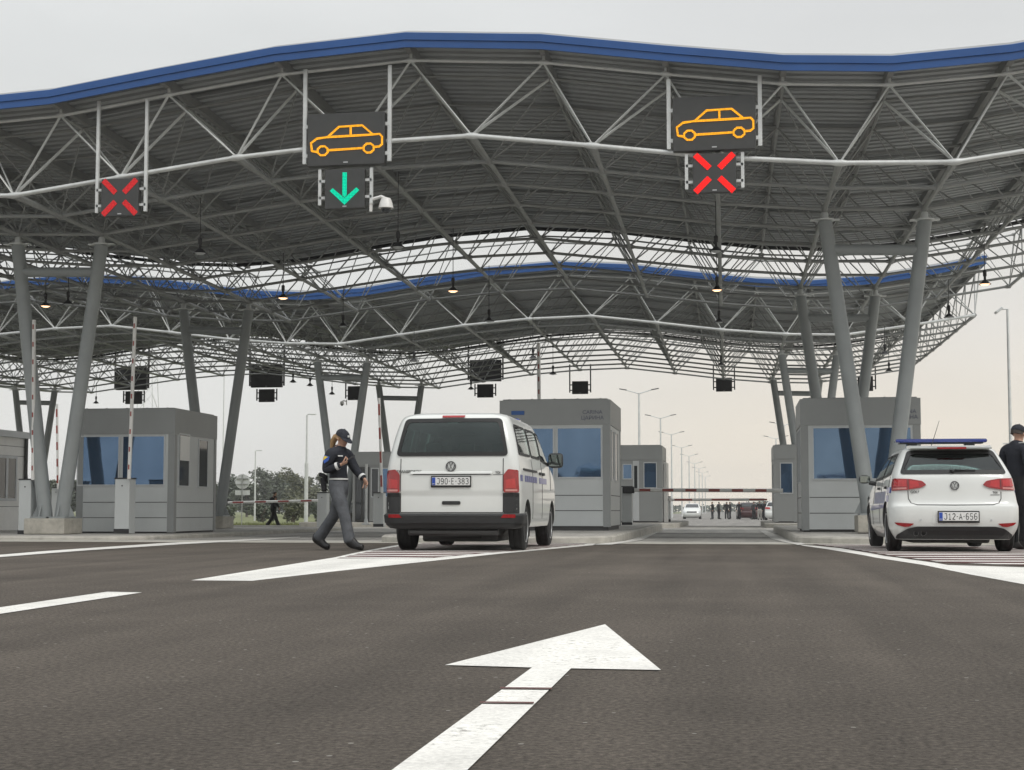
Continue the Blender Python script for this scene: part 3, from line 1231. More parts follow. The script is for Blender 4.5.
def booth(label, x0, x1, yf, dep, z0, h, wins, side=None, swins=(), jts=(.38, .73), band=.60, body=None, txt=None, group="inspection booths"):
    t = thing("booth", label, "booth", ((x0 + x1) / 2, yf, z0), 0, group)
    body = body or MT['cladding']
    m = MB()
    rect(m, x0, x1, yf, yf + dep, z0 + .04, z0 + h - band)
    m.build("wall", body, t)
    m = MB()
    rect(m, x0 + .04, x1 - .04, yf + .04, yf + dep - .04, z0 - .12, z0 + .05)
    m.build("base", MT['joint'], t)
    m = MB()
    rect(m, x0 - .02, x1 + .02, yf - .02, yf + dep + .02, z0 + h - band, z0 + h)
    rect(m, x0 + .05, x1 - .05, yf + .05, yf + dep - .05, z0 + h, z0 + h + .03)
    for i in range(5):
        m.lathe([(.03, 0), (.03, .03), (.001, .04)], (x0 + .2 + (x1 - x0 - .4) * i / 4, yf + .03, z0 + h), 'Z', 8)
    m.build("roof_band", MT['cladding_d'], t)
    for x in (x0, x1):
        for y in (yf, yf + dep):
            m = MB()
            rect(m, x - .012 - (.14 if x == x1 else 0), x + .012 + (.14 if x == x0 else 0), y - .012 - (0 if y == yf else .14), y + .012 + (.14 if y == yf else 0), z0 + .02, z0 + h - band - .004)
            m.build("corner_post", MT['cladding_d'], t)
    for zz in jts:
        m = MB()
        rect(m, x0 + .165, x1 - .165, yf - .004, yf + .01, z0 + zz - .008, z0 + zz + .008)
        if side == 'E':
            rect(m, x1 - .01, x1 + .004, yf + .165, yf + dep - .165, z0 + zz - .008, z0 + zz + .008)
        if side == 'W':
            rect(m, x0 - .004, x0 + .01, yf + .165, yf + dep - .165, z0 + zz - .008, z0 + zz + .008)
        m.build("panel_joint", MT['joint'], t)
    for w in wins:
        window(t, 'S', *w[:4], yf, w[4] if len(w) > 4 else MT['bluegl'])
    for w in swins:
        window(t, side, *w[:4], x1 if side == 'E' else x0, w[4] if len(w) > 4 else MT['darkgl'])
    if txt:
        for s, cx, cz, sz in txt:
            text(s, sz, MT['letter'], "lettering", t, facing_camera((cx - t.location.x, -.024, cz - z0)), .002)
    return t


YF = 33.0
# front left booth
a, b = at(76, 533, YF), at(173, 533, YF)
z0 = .015
hh = at(150, 409, YF).z - z0
wz0, wz1 = at(100, 486, YF).z, at(100, 435.5, YF).z
ax = lambda px: at(px, 480, YF).x
bl_t = booth("grey booth with two dark blue front windows, front left beside the V support", a.x, b.x, YF, 2.8, z0, hh,
             [(ax(77), ax(119.5), wz0, wz1), (ax(121.5), ax(165), wz0, wz1)], 'E',
             [(YF + .25, YF + .95, wz0 - .02, wz1 + .06), (YF + 1.55, YF + 2.2, wz0 - .02, wz1 - .02)], (.37, .74), at(100, 409, YF).z - at(100, 434, YF).z)
m = MB()
rect(m, b.x + .024, b.x + .034, YF + .30, YF + .90, wz0 + .62, wz1)
m.build("bright_sky_pane", MT['white'], bl_t)  # white plate painted in for bright sky showing through the upper pane
# middle booth
a, b = at(500.5, 527, YF), at(610, 527, YF)
z0 = .165
hh = at(560, 400, YF).z - z0
wz0, wz1 = at(570, 478.5, YF).z, at(570, 427, YF).z
bm_t = booth("grey customs booth with blue front windows behind the white van", a.x, b.x, YF, 3.0, z0, hh,
             [(ax(506), ax(554.5), wz0, wz1), (ax(556.5), ax(602.5), wz0, wz1)], 'E',
             [(YF + .4, YF + .85, wz0 - .05, wz1 - .05), (YF + 1.35, YF + 1.95, wz0 - .05, wz1 - .05)], (.39, .74), at(560, 400, YF).z - at(560, 425, YF).z,
             txt=[("CARINA", at(592.5, 412.3, YF).x, at(592.5, 412.3, YF).z, .125), ("ЦАРИНА", at(592.5, 418, YF).x, at(592.5, 418, YF).z, .125)])
m = MB()
c = at(518, 413, YF)
m.box((c.x, YF - .03, c.z), (.30, .02, .09))
m.build("blue_plate", MT['fascia'], bm_t)
# right booth
a, b = at(802.5, 530, YF), at(922, 530, YF)
z0 = .10
hh = at(860, 398.5, YF).z - z0
wz0, wz1 = at(850, 480, YF).z, at(850, 426.5, YF).z
br_t = booth("grey customs booth with a wide blue window behind the V support and police car", a.x, b.x, YF, 2.45, z0, hh,
             [(ax(812.5), ax(913), wz0, wz1)], 'W',
             [(YF + .45, YF + .95, wz0 - .05, wz1 - .02), (YF + 1.45, YF + 1.95, wz0 - .05, wz1 - .02)], (.40, .75), at(860, 398.5, YF).z - at(860, 425, YF).z,
             txt=[("CARINA", at(905.5, 411.5, YF).x, at(905.5, 411.5, YF).z, .125), ("ЦАРИНА", at(905.5, 417.2, YF).x, at(905.5, 417.2, YF).z, .125)])
# second row
Y2 = 56.0
ax = lambda px: at(px, 480, Y2).x
az = lambda py: at(600, py, Y2).z
z0 = .10
b2 = booth("small dark grey booth with a glazed door behind the middle booth", ax(606), ax(662), Y2, 3.0, z0, az(446) - z0,
           [(ax(622.5), ax(632.5), az(479.5), az(464)), (ax(643.5), ax(657), az(488.5), az(462.5), MT['bluegl'])], 'E',
           [(Y2 + .5, Y2 + 1.1, az(488), az(463))], (), az(446) - az(460), MT['cladding_d'], group="second row booths")
m = MB()
rect(m, ax(633), ax(639), Y2 - .03, Y2 - .002, z0 + .06, az(461))
d = m.build("door", MT['frame_l'], b2)
m = MB()
rect(m, ax(634.2), ax(637.4), Y2 - .036, Y2 - .028, az(489), az(466))
m.build("pane", MT['darkgl'], d)
m = MB()
rect(m, ax(662) + .02, ax(662) + .13, Y2 + .9, Y2 + 2.6, z0, az(462))
m.build("annex", MT['white'], b2)
booth("narrow grey booth at the end of the right island with one dark window", ax(774), ax(797.5), Y2, 3.2, .10, az(446.5) - .10,
      [(ax(780), ax(793), az(494), az(463.5), MT['bluegl'])], 'W', [(Y2 + .6, Y2 + 1.4, az(494), az(464))], (), az(446.5) - az(460), MT['cladding_d'], group="second row booths")
bd = booth("dark booth with tall glass doors between the policewoman and the van", ax(353), ax(415), Y2, 3.0, .08, az(451) - .08,
           [(ax(371), ax(379), az(497), az(467), MT['darkgl']), (ax(381), ax(389), az(497), az(467))], None, (), (), az(451) - az(464.5), MT['cladding_d'], group="second row booths")
m = MB()
rect(m, ax(355.5), ax(369.5), Y2 - .03, Y2 - .002, .12, az(466))
d = m.build("door", MT['darkgrey'], bd)
for u in (356.6, 363.4):
    m = MB()
    rect(m, ax(u), ax(u + 5), Y2 - .04, Y2 - .028, .2, az(467.5))
    m.build("pane", MT['darkgl'], d)
# white building at the left edge: its long side runs away from the camera
Y3 = 46.0
e3 = at(25, 500, Y3)
zt3 = at(25, 432.7, Y3).z
xw = e3.x
t = thing("office_building", "white low building with white-framed windows at the left edge of the picture", "building", (xw, Y3, g(Y3)))
m = MB()
rect(m, xw - 6, xw, Y3 - 16, Y3, g(Y3), zt3 - .2)
m.build("wall", MT['white'], t)
m = MB()
rect(m, xw - 6.2, xw + .14, Y3 - 16.2, Y3 + .14, zt3 - .21, zt3)
m.build("roof_edge", MT['frame_l'], t)
for i in range(4):
    y1 = Y3 - .62 - i * 1.75
    window(t, 'E', y1 - 1.35, y1, zt3 - 2.32, zt3 - .82, xw, MT['darkgl'], .09, "window", (.5,))
for zz in (zt3 - .5, zt3 - .82, zt3 - 2.5):
    m = MB()
    rect(m, xw - .01, xw + .004, Y3 - 15.9, Y3 - .02, zz - .008, zz + .008)
    m.build("panel_joint", MT['joint'], t)
m = MB()
m.tube((xw + .06, Y3 - .1, g(Y3)), (xw + .06, Y3 - .1, zt3 - .2), .06, None, 8)
m.build("downpipe", MT['darkgrey'], t)


# ------------------------------------------------------------------ barriers
def barrier(cx, ytop, ybot, Y, label, tip, wcab=.36, bands=True, boom_r=.045, z0=None, base=None, red=.11, head=False):
    """grey cabinet with a striped boom; tip is the pixel where the boom ends"""
    p = at(cx, ybot, Y)
    z0 = p.z if z0 is None else z0
    zt = at(cx, ytop, Y).z
    t = thing("barrier_gate", label, "barrier", (p.x, Y, z0), 0, "boom barriers of the lanes")
    m = MB()
    m.box((p.x, Y, (z0 + zt) / 2), (wcab, wcab, zt - z0), bev=.015)
    c = m.build("cabinet", MT['cladding'], t)
    m = MB()
    m.box((p.x, Y, zt + .012), (wcab + .03, wcab + .03, .03), bev=.008)
    m.box((p.x, Y - wcab / 2 - .004, z0 + .06), (wcab + .01, .012, .10))
    m.lathe([(.018, 0), (.018, .008), (.001, .01)], (p.x, Y - wcab / 2 - .004, zt - .16), 'Y', 10)
    m.build("cover", MT['black'], c)
    b0 = at(base[0], base[1], Y - wcab / 2 - .07) if base else Vector((p.x + .05, Y - wcab / 2 - .07, zt - .05))
    b1 = at(tip[0], tip[1], Y - wcab / 2 - .07)
    m = MB()
    d = b1 - b0
    ln = d.length
    n = d.normalized()
    m.sweep([b0, b1], boom_r, 8)
    bo = m.build("boom", MT['white'], t, smooth=50)
    i = 0
    s = .22
    up = n.cross(Vector((0, 1, 0)))
    while s < ln - .2:
        q = b0 + n * s
        w = boom_r * (.36 if red < .3 else .7)
        y0 = Vector((0, -boom_r * 1.02, 0))
        m = MB()
        m.rings([[q + y0 - up * w, q + y0 + up * w, q + up * w, q - up * w], [q + n * red + y0 - up * w, q + n * red + y0 + up * w, q + n * red + up * w, q + n * red - up * w]])
        m.build("red_mark", MT['red'], bo)
        s += .41 if red < .2 else red * 2.1
    if head:
        m = MB()
        m.box(b0 - n * .1, (.34, .22, .20), bev=.02)
        m.build("boom_head", MT['black'], t)
    return t


barrier(124.5, 479, 533.5, 32.0, "grey barrier cabinet with raised boom in front of the front left booth", (135.2, 317), base=(129, 479))
barrier(27, 480, 535, 31.6, "grey barrier cabinet with raised boom left of the concrete plinth", (34, 320), base=(33, 480), wcab=.30)
barrier(323, 493, 530, 50, "barrier cabinet behind the policewoman with its boom lowered to the left", (228, 502.5), base=(318, 500.5), red=.4)
barrier(379.5, 493, 527, 50, "barrier cabinet with raised boom between the policewoman and the van", (379, 398), base=(382, 493), red=.4, boom_r=.05)
barrier(627.5, 487, 526, 43, "barrier cabinet beside the middle booth with its red and white boom lowered across the lane", (783, 490.6), base=(632, 490), red=.32, boom_r=.055, wcab=.3, head=True)
barrier(667, 497, 522, 58.5, "far barrier behind the small dark booth with a thin red and white boom lowered", (764, 499.6), base=(669, 499.8), red=.7, boom_r=.05, wcab=.3)
barrier(540, 492, 524, 46.5, "barrier hidden behind the middle booth with its boom raised above the roof", (538.5, 343), base=(540, 490), red=.15, boom_r=.06)
barrier(57.5, 488, 522, 52, "far barrier with raised boom seen between the legs of the front left V", (57, 404), base=(58, 489), red=.3, boom_r=.045)
p = at(366, 525, 49)
t = thing("steel_post", "thin grey steel post on a foot plate in front of the dark booth doors", "post", p)
m = MB()
m.tube(p, (p.x, p.y, at(366, 464, 49).z), .045, .045, 10)
m.build("pipe", MT['galv'], t, smooth=50)
m = MB()
m.box(p + Vector((0, 0, .03)), (.26, .26, .06), bev=.01)
m.tube(p + Vector((0, 0, .06)), p + Vector((0, 0, .22)), .08, .05, 10)
m.build("foot", MT['galv'], t)


# ------------------------------------------------------------------ street lamps
def double_lamp(px, ytop, z, label, group):
    Y = z
    for _ in range(3):
        top = at(px, ytop, Y)
    top = at(px, ytop, Y)
    base = Vector((top.x, Y, g(Y)))
    t = thing("street_lamp", label, "street lamp", base, 0, group)
    m = MB()
    m.tube(base, top, .13, .075, 8)
    m.build("pole", MT['galv'], t, smooth=50)
    for s in (-1, 1):
        m = MB()
        e = top + Vector((s * 1.0, 0, .24))
        m.sweep([top - Vector((0, 0, .05)), e], .045, 6)
        m.build("arm", MT['galv'], t)
        m = MB()
        m.box(e + Vector((s * .28, 0, .06)), (.62, .24, .07), mat=Matrix.Rotation(-s * R(10), 3, 'Y'), bev=.03)
        m.build("lamp_head", MT['darkgrey'], t)
    return t


rows = [(639, 393), (660.5, 418), (671.4, 434.4), (681.6, 447.5), (689, 456), (694.7, 463.5), (699, 468.6), (702.2, 473), (705.2, 477)]
words_ = ["nearest and tallest of the double-armed street lamps left of the far road", "second double-armed street lamp along the far road", "third double-armed street lamp along the far road",
          "fourth double-armed street lamp along the far road", "fifth double-armed street lamp along the far road", "sixth double-armed street lamp along the far road",
          "seventh double-armed street lamp along the far road", "eighth double-armed street lamp along the far road", "farthest double-armed street lamp along the far road"]
for (px, py), l in zip(rows, words_):
    double_lamp(px, py, 117 * 116 / (510 - py), l, "double-armed lamps along the far road")
double_lamp(776, 438.5, 190, "double-armed street lamp left of the narrow booth on the right", "double-armed lamps right of the far road")
double_lamp(784, 425, 160, "double-armed street lamp half hidden by the right V supports", "double-armed lamps right of the far road")


def single_lamp(px, ytop, Y, label, head, r=.08, low=None, ybot=None):
    top = at(px, ytop, Y)
    base = Vector((top.x, Y, g(Y)))
    t = thing("street_lamp", label, "street lamp", base, 0, "single-armed lamps around the plaza")
    m = MB()
    m.tube(base, top, r, r * .6, 8)
    if low:
        m.tube(base, (base.x, Y, at(px, low, Y).z), r * 1.5, r * 1.4, 8)
    m.build("pole", MT['galv'], t, smooth=50)
    m = MB()
    if head == 'flood':
        m.box(top + Vector((-.32, 0, -.05)), (.30, .40, .10), mat=Matrix.Rotation(R(-38), 3, 'Y'), bev=.02)
        m.tube(top, top + Vector((-.2, 0, 0)), .03, .03, 6)
    else:
        m.sweep([top, top + Vector((.12, 0, .06)), top + Vector((.25, 0, .06))], .04, 6)
        m.box(top + Vector((.42, 0, .04)), (.36, .2, .07), bev=.02)
    m.build("lamp_head", MT['galv'], t)


single_lamp(1007.5, 309, 56, "tall street lamp with a small flood head right of the rear roof", 'flood', .075)
single_lamp(255.5, 451, 120, "slim street lamp in front of the trees left of the walking man", 'arm', .09)
single_lamp(307, 415, 92, "taller slim street lamp just left of the policewoman", 'arm', .09, 463)
for px, py, Y, l in ((224.5, 350, 110, "thin tall mast right of the front left booth"), (358, 352, 100, "thin tall mast behind the support right of the policewoman")):
    top = at(px, py, Y)
    m = MB()
    m.tube((top.x, Y, g(Y)), top, .06, .03, 6)
    o = m.build("mast", MT['galv'], org=(top.x, Y, g(Y)))
    tag(o, l, "mast", "thin masts behind the canopy")
# lattice pylon beyond the front left booth
Y = 210
b0 = at(146, 520, Y)
t = thing("lattice_pylon", "pale steel lattice pylon beyond the front left booth", "pylon", (b0.x, Y, g(Y)))
zt = at(146, 360, Y).z
m = MB()
for sx in (-1, 1):
    for sy in (-1, 1):
        mm = MB()
        mm.tube((b0.x + sx * 1.9, Y + sy * 1.9, g(Y)), (b0.x + sx * .9, Y + sy * .9, zt), .09, .06, 5)
        mm.build("leg", MT['galv'], t)
nlv = 9
for f in range(4):
    pts = []
    for i in range(nlv + 1):
        u = i / nlv
        w = 1.9 - u * 1.0
        z = g(Y) + (zt - g(Y)) * u
        s = 1 if (i + f) % 2 else -1
        q = (s * w, -w) if f == 0 else (s * w, w) if f == 1 else (-w, s * w) if f == 2 else (w, s * w)
        pts.append((b0.x + q[0], Y + q[1], z))
    mm = MB()
    mm.sweep(pts, .045, 4)
    mm.build("lacing", MT['galv'], t)

# round road sign seen from the back, with a plate below
Y = 82
p = at(242.5, 481.5, Y)
t = thing("road_sign", "back of a round road sign with a rectangular plate below, left of the walking man", "road sign", (p.x, Y, g(Y)))
m = MB()
m.lathe([(.001, 0), (.44, 0), (.44, .03), (.001, .03)], (p.x, Y, p.z), 'Y', 28)
m.build("sign_disc", MT['galv'], t)
m = MB()
m.box((p.x, Y + .015, at(238, 492.7, Y).z), (.90, .03, .28))
m.build("plate", MT['galv'], t)
m = MB()
m.tube((p.x, Y - .05, g(Y)), (p.x, Y - .05, p.z + .40), .03, .035, 8)
for zz in (p.z + .16, p.z - .16):
    m.box((p.x, Y - .025, zz), (.7, .04, .05))
m.build("post", MT['steel'], t)


# ------------------------------------------------------------------ trees
def leaf_mat(name, col):
    m = M(name, col, .7, 0, .22, .5, 0)
    return m


LEAF = [leaf_mat("leaf_green", (.098, .116, .082)), leaf_mat("leaf_dark", (.086, .106, .078)), leaf_mat("leaf_pale", (.112, .12, .07))]


def tree(x, y, h, w, label, mat=0, n=1500, low=.12, leaf=.42, group="trees beyond the plaza"):
    z0 = g(y) - .1
    t = thing("tree", label, "tree", (x, y, z0), 0, group)
    rnd = random.Random(int(x * 97 + y))
    m = MB()
    m.sweep([(x, y, z0), (x + .1, y, z0 + h * .25), (x - .1, y, z0 + h * .55), (x, y, z0 + h * .8)], [.20, .16, .10, .04], 7)
    limbs = []
    for i in range(7):
        a = rnd.uniform(0, 2 * PI)
        s = Vector((x, y, z0 + h * rnd.uniform(.22, .6)))
        e = s + Vector((math.cos(a) * w * rnd.uniform(.25, .42), math.sin(a) * w * rnd.uniform(.25, .42), h * rnd.uniform(.08, .3)))
        limbs.append(e)
        m.sweep([s, s.lerp(e, .5) + Vector((0, 0, .2)), e], [.08, .05, .02], 5)
    m.build("trunk", MT['bark'], t)
    m = MB()
    lobes = [(e, w * rnd.uniform(.15, .26)) for e in limbs]
    lobes += [(Vector((x + rnd.gauss(0, w * .17), y + rnd.gauss(0, w * .17), z0 + h * rnd.uniform(low + .12, .92))), w * rnd.uniform(.13, .25)) for _ in range(11)]
    for i in range(n):
        c, r = lobes[rnd.randrange(len(lobes))]
        d = Vector((rnd.gauss(0, 1), rnd.gauss(0, 1), rnd.gauss(0, 1))).normalized()
        p = c + d * r * (rnd.random() ** .45) * 1.08
        if p.z < z0 + h * low:
            continue
        q = Vector((rnd.gauss(0, 1), rnd.gauss(0, 1), rnd.gauss(0, 1) + .6)).normalized()
        s, u = frame_of(q)
        l = leaf * rnd.uniform(.6, 1.3)
        m.add([p - s * l * .5, p + u * l * .38, p + s * l * .5, p - u * l * .38 + q * l * .12], [(0, 1, 2, 3)])
    m.build("crown", LEAF[mat], t, fix=False)
    return t


def tree_px(px, ytop, Y, wpx, label, mat=0, **k):
    c = at(px, ytop, Y)
    return tree(c.x, Y, c.z - g(Y) + .1, wpx / (1450 / (Y * .988 - c.x * .154)), label, mat, **k)


for px, yt, Y, wp, mt, l in (
        (232, 473, 150, 34, 1, "broad dark tree behind the round sign"),
        (266, 468, 160, 40, 0, "tallest tree, right behind the left slim street lamp"),
        (286, 474, 165, 34, 1, "dark tree directly above the walking man"),
        (309, 471, 150, 38, 2, "paler tree behind the taller slim street lamp"),
        (331, 475, 155, 36, 0, "tree partly hidden by the policewoman"),
        (247, 482, 140, 26, 0, "smaller tree filling the gap right of the round sign"),
        (348, 480, 165, 30, 1, "tree behind the waist of the policewoman"),
        (52, 478, 130, 26, 0, "tree seen between the legs of the front left V support"),
        (72, 481, 135, 26, 1, "tree just left of the front left booth"),
        (214, 478, 150, 28, 0, "tree mostly hidden behind the front left booth")):
    tree_px(px, yt, Y * 1.5, wp, l, mt, n=3600, low=.03, leaf=.44)
tree_px(293, 499, 118, 25, "low round yellow-green bush behind the walking man", 2, n=900, low=.0, leaf=.3, group="bushes behind the plaza")
tree_px(226, 503, 118, 22, "low bush at the foot of the round sign", 0, n=700, low=.0, leaf=.3, group="bushes behind the plaza")
tree_px(262, 505, 122, 24, "low bush left of the walking man", 0, n=700, low=.0, leaf=.3, group="bushes behind the plaza")
tree_px(322, 503, 122, 22, "low bush right of the taller slim street lamp", 1, n=700, low=.0, leaf=.3, group="bushes behind the plaza")
# far wood along the horizon
rnd = random.Random(5)
m = MB()
for i in range(9000):
    x = rnd.uniform(-330, 120)
    y = 640 + rnd.uniform(-14, 14)
    hh = 3.0 + .9 * math.sin(x * .09) + .8 * math.sin(x * .031 + 1) + rnd.gauss(0, .3)
    p = Vector((x, y, g(y) + rnd.random() ** .7 * max(2, hh)))
    q = Vector((rnd.gauss(0, 1), rnd.gauss(0, 1), rnd.gauss(0, 1))).normalized()
    s, u = frame_of(q)
    m.add([p - s * .7, p + u * .55, p + s * .7, p - u * .55], [(0, 1, 2, 3)])
o = m.build("distant_wood", LEAF[1], fix=False)
o["kind"] = "stuff"
# grass tufts on the verge left of the road
m = MB()
for i in range(9000):
    y = rnd.uniform(67.8, 100)
    x = rnd.uniform(-.5, -.16) * y
    h = rnd.uniform(.05, .22)
    z = -.16 + g(y)
    z = g(y) - .16
    a = rnd.uniform(0, PI)
    dx, dy = math.cos(a) * .06, math.sin(a) * .06
    m.add([(x - dx, y - dy, z), (x + dx, y + dy, z), (x + rnd.gauss(0, .05), y, z + h + .05)], [(0, 1, 2)])
o = m.build("grass", MT['grass'], fix=False)
o["kind"] = "stuff"
# ------------------------------------------------------------------ vehicle bodies
MT.update(
    paint=M("white_car_paint", (.70, .72, .70), .28, 0, .03, 1.5, coat=.7),
    paint_dark=M("dark_red_car_paint", (.05, .012, .014), .28, 0, .05, 2, coat=.6),
    paint_black=M("black_car_paint", (.012, .012, .014), .28, 0, .05, 2, coat=.6),
    trim=M("black_plastic_trim", (.025, .026, .027), .55, 0, .15, 8, .1, 60),
    inner=M("dark_interior", (.085, .087, .085), .8),
    seat=M("seat_cloth", (.075, .08, .082), .9, 0, .2, 20),
    lens=M("red_lamp_lens", (.30, .008, .010), .12, 0, .18, 9, coat=.9),
    lens_b=M("bright_red_lens", (.46, .018, .02), .15, 0, .1, 20, coat=.8),
    lens_c=M("clear_lamp_lens", (.55, .22, .20), .12, 0, .1, 12, coat=.8),
    reflector=M("red_reflector", (.32, .012, .015), .25, 0, .2, 30),
    chrome=M("chrome", (.55, .56, .57), .14, 1, .05, 5),
    emblem=M("dark_emblem", (.07, .072, .075), .3, .3, .1, 10),
    plate=M("plate_white", (.72, .73, .72), .4, 0, .04, 6),
    plate_blue=M("plate_blue", (.02, .07, .38), .4),
    ink=M("black_ink", (.012, .012, .012), .5),
    police_blue=M("police_blue", (.02, .03, .26), .3, 0, .1, 3, coat=.5),
    police_grey=M("police_silver_lettering", (.30, .31, .42), .4),
    barlens=M("blue_light_bar", (.012, .03, .20), .12, 0, .15, 6, coat=.9),
    seam=M("panel_gap", (.05, .05, .05), .7),
    headlamp=M("headlamp_glass", (.6, .62, .62), .1, .4, .1, 9, coat=.8),
    exhaust=M("exhaust_pipe", (.08, .08, .08), .35, .8),
    sticker=M("pale_sticker", (.55, .66, .63), .5),
)
MT['carglass'] = glass("tinted_car_glass", (.52, .62, .59), 1.0)
MT['mirror'] = M("mirror_glass", (.20, .23, .23), .03, 1, .02, 2)


PLACE = []


class Shape:
    """stack of rounded plan outlines; y runs from the tail (0) to the nose"""

    def __init__(self, lv):
        self.lv = lv
        n = len(lv)
        self.tab = []
        for i in range(n - 1):
            p = [lv[max(0, i - 1)], lv[i], lv[i + 1], lv[min(n - 1, i + 2)]]
            for s in range(12):
                t = s / 12
                row = []
                for c in range(8):
                    a0, a1, a2, a3 = (q[c] for q in p)
                    m1 = (a2 - a0) / 2 if i else (a2 - a1)
                    m2 = (a3 - a1) / 2
                    d = a2 - a1
                    for_sign = lambda m: 0 if d == 0 or m * d < 0 else max(-abs(3 * d), min(abs(3 * d), m))
                    m1, m2 = for_sign(m1), for_sign(m2)
                    row.append(a1 + m1 * t + (3 * d - 2 * m1 - m2) * t * t + (m1 + m2 - 2 * d) * t ** 3)
                self.tab.append(row)
        self.tab.append(list(lv[-1]))

    def par(self, z):
        tb = self.tab
        if z <= tb[0][0]:
            return tb[0]
        for a, b in zip(tb, tb[1:]):
            if z <= b[0]:
                u = (z - a[0]) / (b[0] - a[0]) if b[0] > a[0] else 0
                return [x + (y - x) * u for x, y in zip(a, b)]
        return tb[-1]

    def outline(self, p, ins=0.0, iy=0.0):
        z, w, yr, yf, rc, fc, br, bf = p
        w, yr, yf = w - ins, yr + ins + iy, yf - ins - iy
        rc, fc = min(rc, w * .9), min(fc, w * .9)
        P = []
        for i in range(8):
            x = (w - rc) * i / 8
            P.append((x, yr + br * (x / w) ** 2))
        yb = yr + br * ((w - rc) / w) ** 2
        for i in range(7):
            a = PI / 2 * i / 6
            P.append((w - rc + rc * math.sin(a), yb + rc - rc * math.cos(a)))
        yt = yf - bf * ((w - fc) / w) ** 2
        for i in range(1, 26):
            P.append((w, yb + rc + (yt - fc - yb - rc) * i / 26))
        for i in range(7):
            a = PI / 2 * i / 6
            P.append((w - fc + fc * math.cos(a), yt - fc + fc * math.sin(a)))
        for i in range(7, -1, -1):
            x = (w - fc) * i / 8
            P.append((x, yf - bf * (x / w) ** 2))
        P += [(-x, y) for x, y in reversed(P[1:-1])]
        return P

    def mesh(self, zs, ins=0.0, iy=0.0):
        m = MB()
        rings = [[Vector((x, y, z)) for x, y in self.outline(self.par(z), ins, iy)] for z in zs]
        m.rings(rings, True, False)
        n = len(rings[0])
        for r, k in ((rings[0], 0), (rings[-1], len(rings) - 1)):
            c = sum(r, Vector()) / n
            o = len(m.v)
            m.v.append(c)
            for i in range(n):
                m.f.append([o, k * n + i, k * n + (i + 1) % n])
                m.mi.append(m.m)
        return m

    def rear(self, x, z, off=0.0):
        z_, w, yr, yf, rc, fc, br, bf = self.par(z)
        ax = min(abs(x), w - 1e-4)
        if ax <= w - rc:
            return yr + br * (ax / w) ** 2 - off
        yb = yr + br * ((w - rc) / w) ** 2
        s = (ax - (w - rc)) / rc
        return yb + rc * (1 - math.sqrt(max(0, 1 - s * s))) - off

    def front(self, x, z, off=0.0):
        z_, w, yr, yf, rc, fc, br, bf = self.par(z)
        ax = min(abs(x), w - 1e-4)
        if ax <= w - fc:
            return yf - bf * (ax / w) ** 2 + off
        yb = yf - bf * ((w - fc) / w) ** 2
        s = (ax - (w - fc)) / fc
        return yb - fc * (1 - math.sqrt(max(0, 1 - s * s))) + off

    def side(self, y, z):
        z_, w, yr, yf, rc, fc, br, bf = self.par(z)
        yb = yr + br * ((w - rc) / w) ** 2
        yt = yf - bf * ((w - fc) / w) ** 2
        if y < yb + rc:
            d = min(rc, yb + rc - y)
            return w - rc + math.sqrt(max(0, rc * rc - d * d))
        if y > yt - fc:
            d = min(fc, y - yt + fc)
            return w - fc + math.sqrt(max(0, fc * fc - d * d))
        return w


def rounded(poly, r=.03, n=4):
    out = []
    k = len(poly)
    for i in range(k):
        p = Vector((*poly[i], 0))
        a = Vector((*poly[i - 1], 0)) - p
        b = Vector((*poly[(i + 1) % k], 0)) - p
        rr = min(r, a.length * .45, b.length * .45)
        p0, p1 = p + a.normalized() * rr, p + b.normalized() * rr
        for s in range(n + 1):
            t = s / n
            q = p0 * (1 - t) ** 2 + p * 2 * t * (1 - t) + p1 * t * t
            out.append((q.x, q.y))
    return out


def patch(poly, mapf, off, th, cell=.07):
    """a thin plate following a curved surface: outline in surface units, mapf(u, v, offset)"""
    bm = bmesh.new()
    f = bm.faces.new([bm.verts.new((p[0], p[1], 0)) for p in poly])
    us, vs = [p[0] for p in poly], [p[1] for p in poly]
    for ax, lo, hi in ((0, min(us), max(us)), (1, min(vs), max(vs))):
        n = int((hi - lo) / cell)
        for i in range(1, n + 1):
            co = [0, 0, 0]
            no = [0, 0, 0]
            co[ax] = lo + (hi - lo) * i / (n + 1)
            no[ax] = 1
            bmesh.ops.bisect_plane(bm, geom=list(bm.verts) + list(bm.edges) + list(bm.faces), plane_co=co, plane_no=no)
    bmesh.ops.triangulate(bm, faces=bm.faces)
    bm.verts.index_update()
    m = MB()
    n = len(bm.verts)
    top = [Vector(mapf(v.co.x, v.co.y, off + th)) for v in bm.verts]
    bot = [Vector(mapf(v.co.x, v.co.y, off)) for v in bm.verts]
    fs = [[v.index for v in f.verts] for f in bm.faces]
    fs2 = [[n + i for i in reversed(f)] for f in fs]
    ed = [[e.verts[0].index, e.verts[1].index, n + e.verts[1].index, n + e.verts[0].index] for e in bm.edges if len(e.link_faces) == 1]
    bm.free()
    return m.add(top + bot, fs + fs2 + ed)


def ring_patch(outer, inner, mapf, off, th):
    """frame between two outlines with the same number of points"""
    m = MB()
    n = len(outer)
    a = [Vector(mapf(*p, off + th)) for p in outer]
    b = [Vector(mapf(*p, off + th)) for p in inner]
    c = [Vector(mapf(*p, off)) for p in outer]
    d = [Vector(mapf(*p, off)) for p in inner]
    fs = []
    for i in range(n):
        j = (i + 1) % n
        fs += [(i, j, n + j, n + i), (i, j, 2 * n + j, 2 * n + i), (n + i, n + j, 3 * n + j, 3 * n + i), (2 * n + i, 2 * n + j, 3 * n + j, 3 * n + i)]
    return m.add(a + b + c + d, fs)


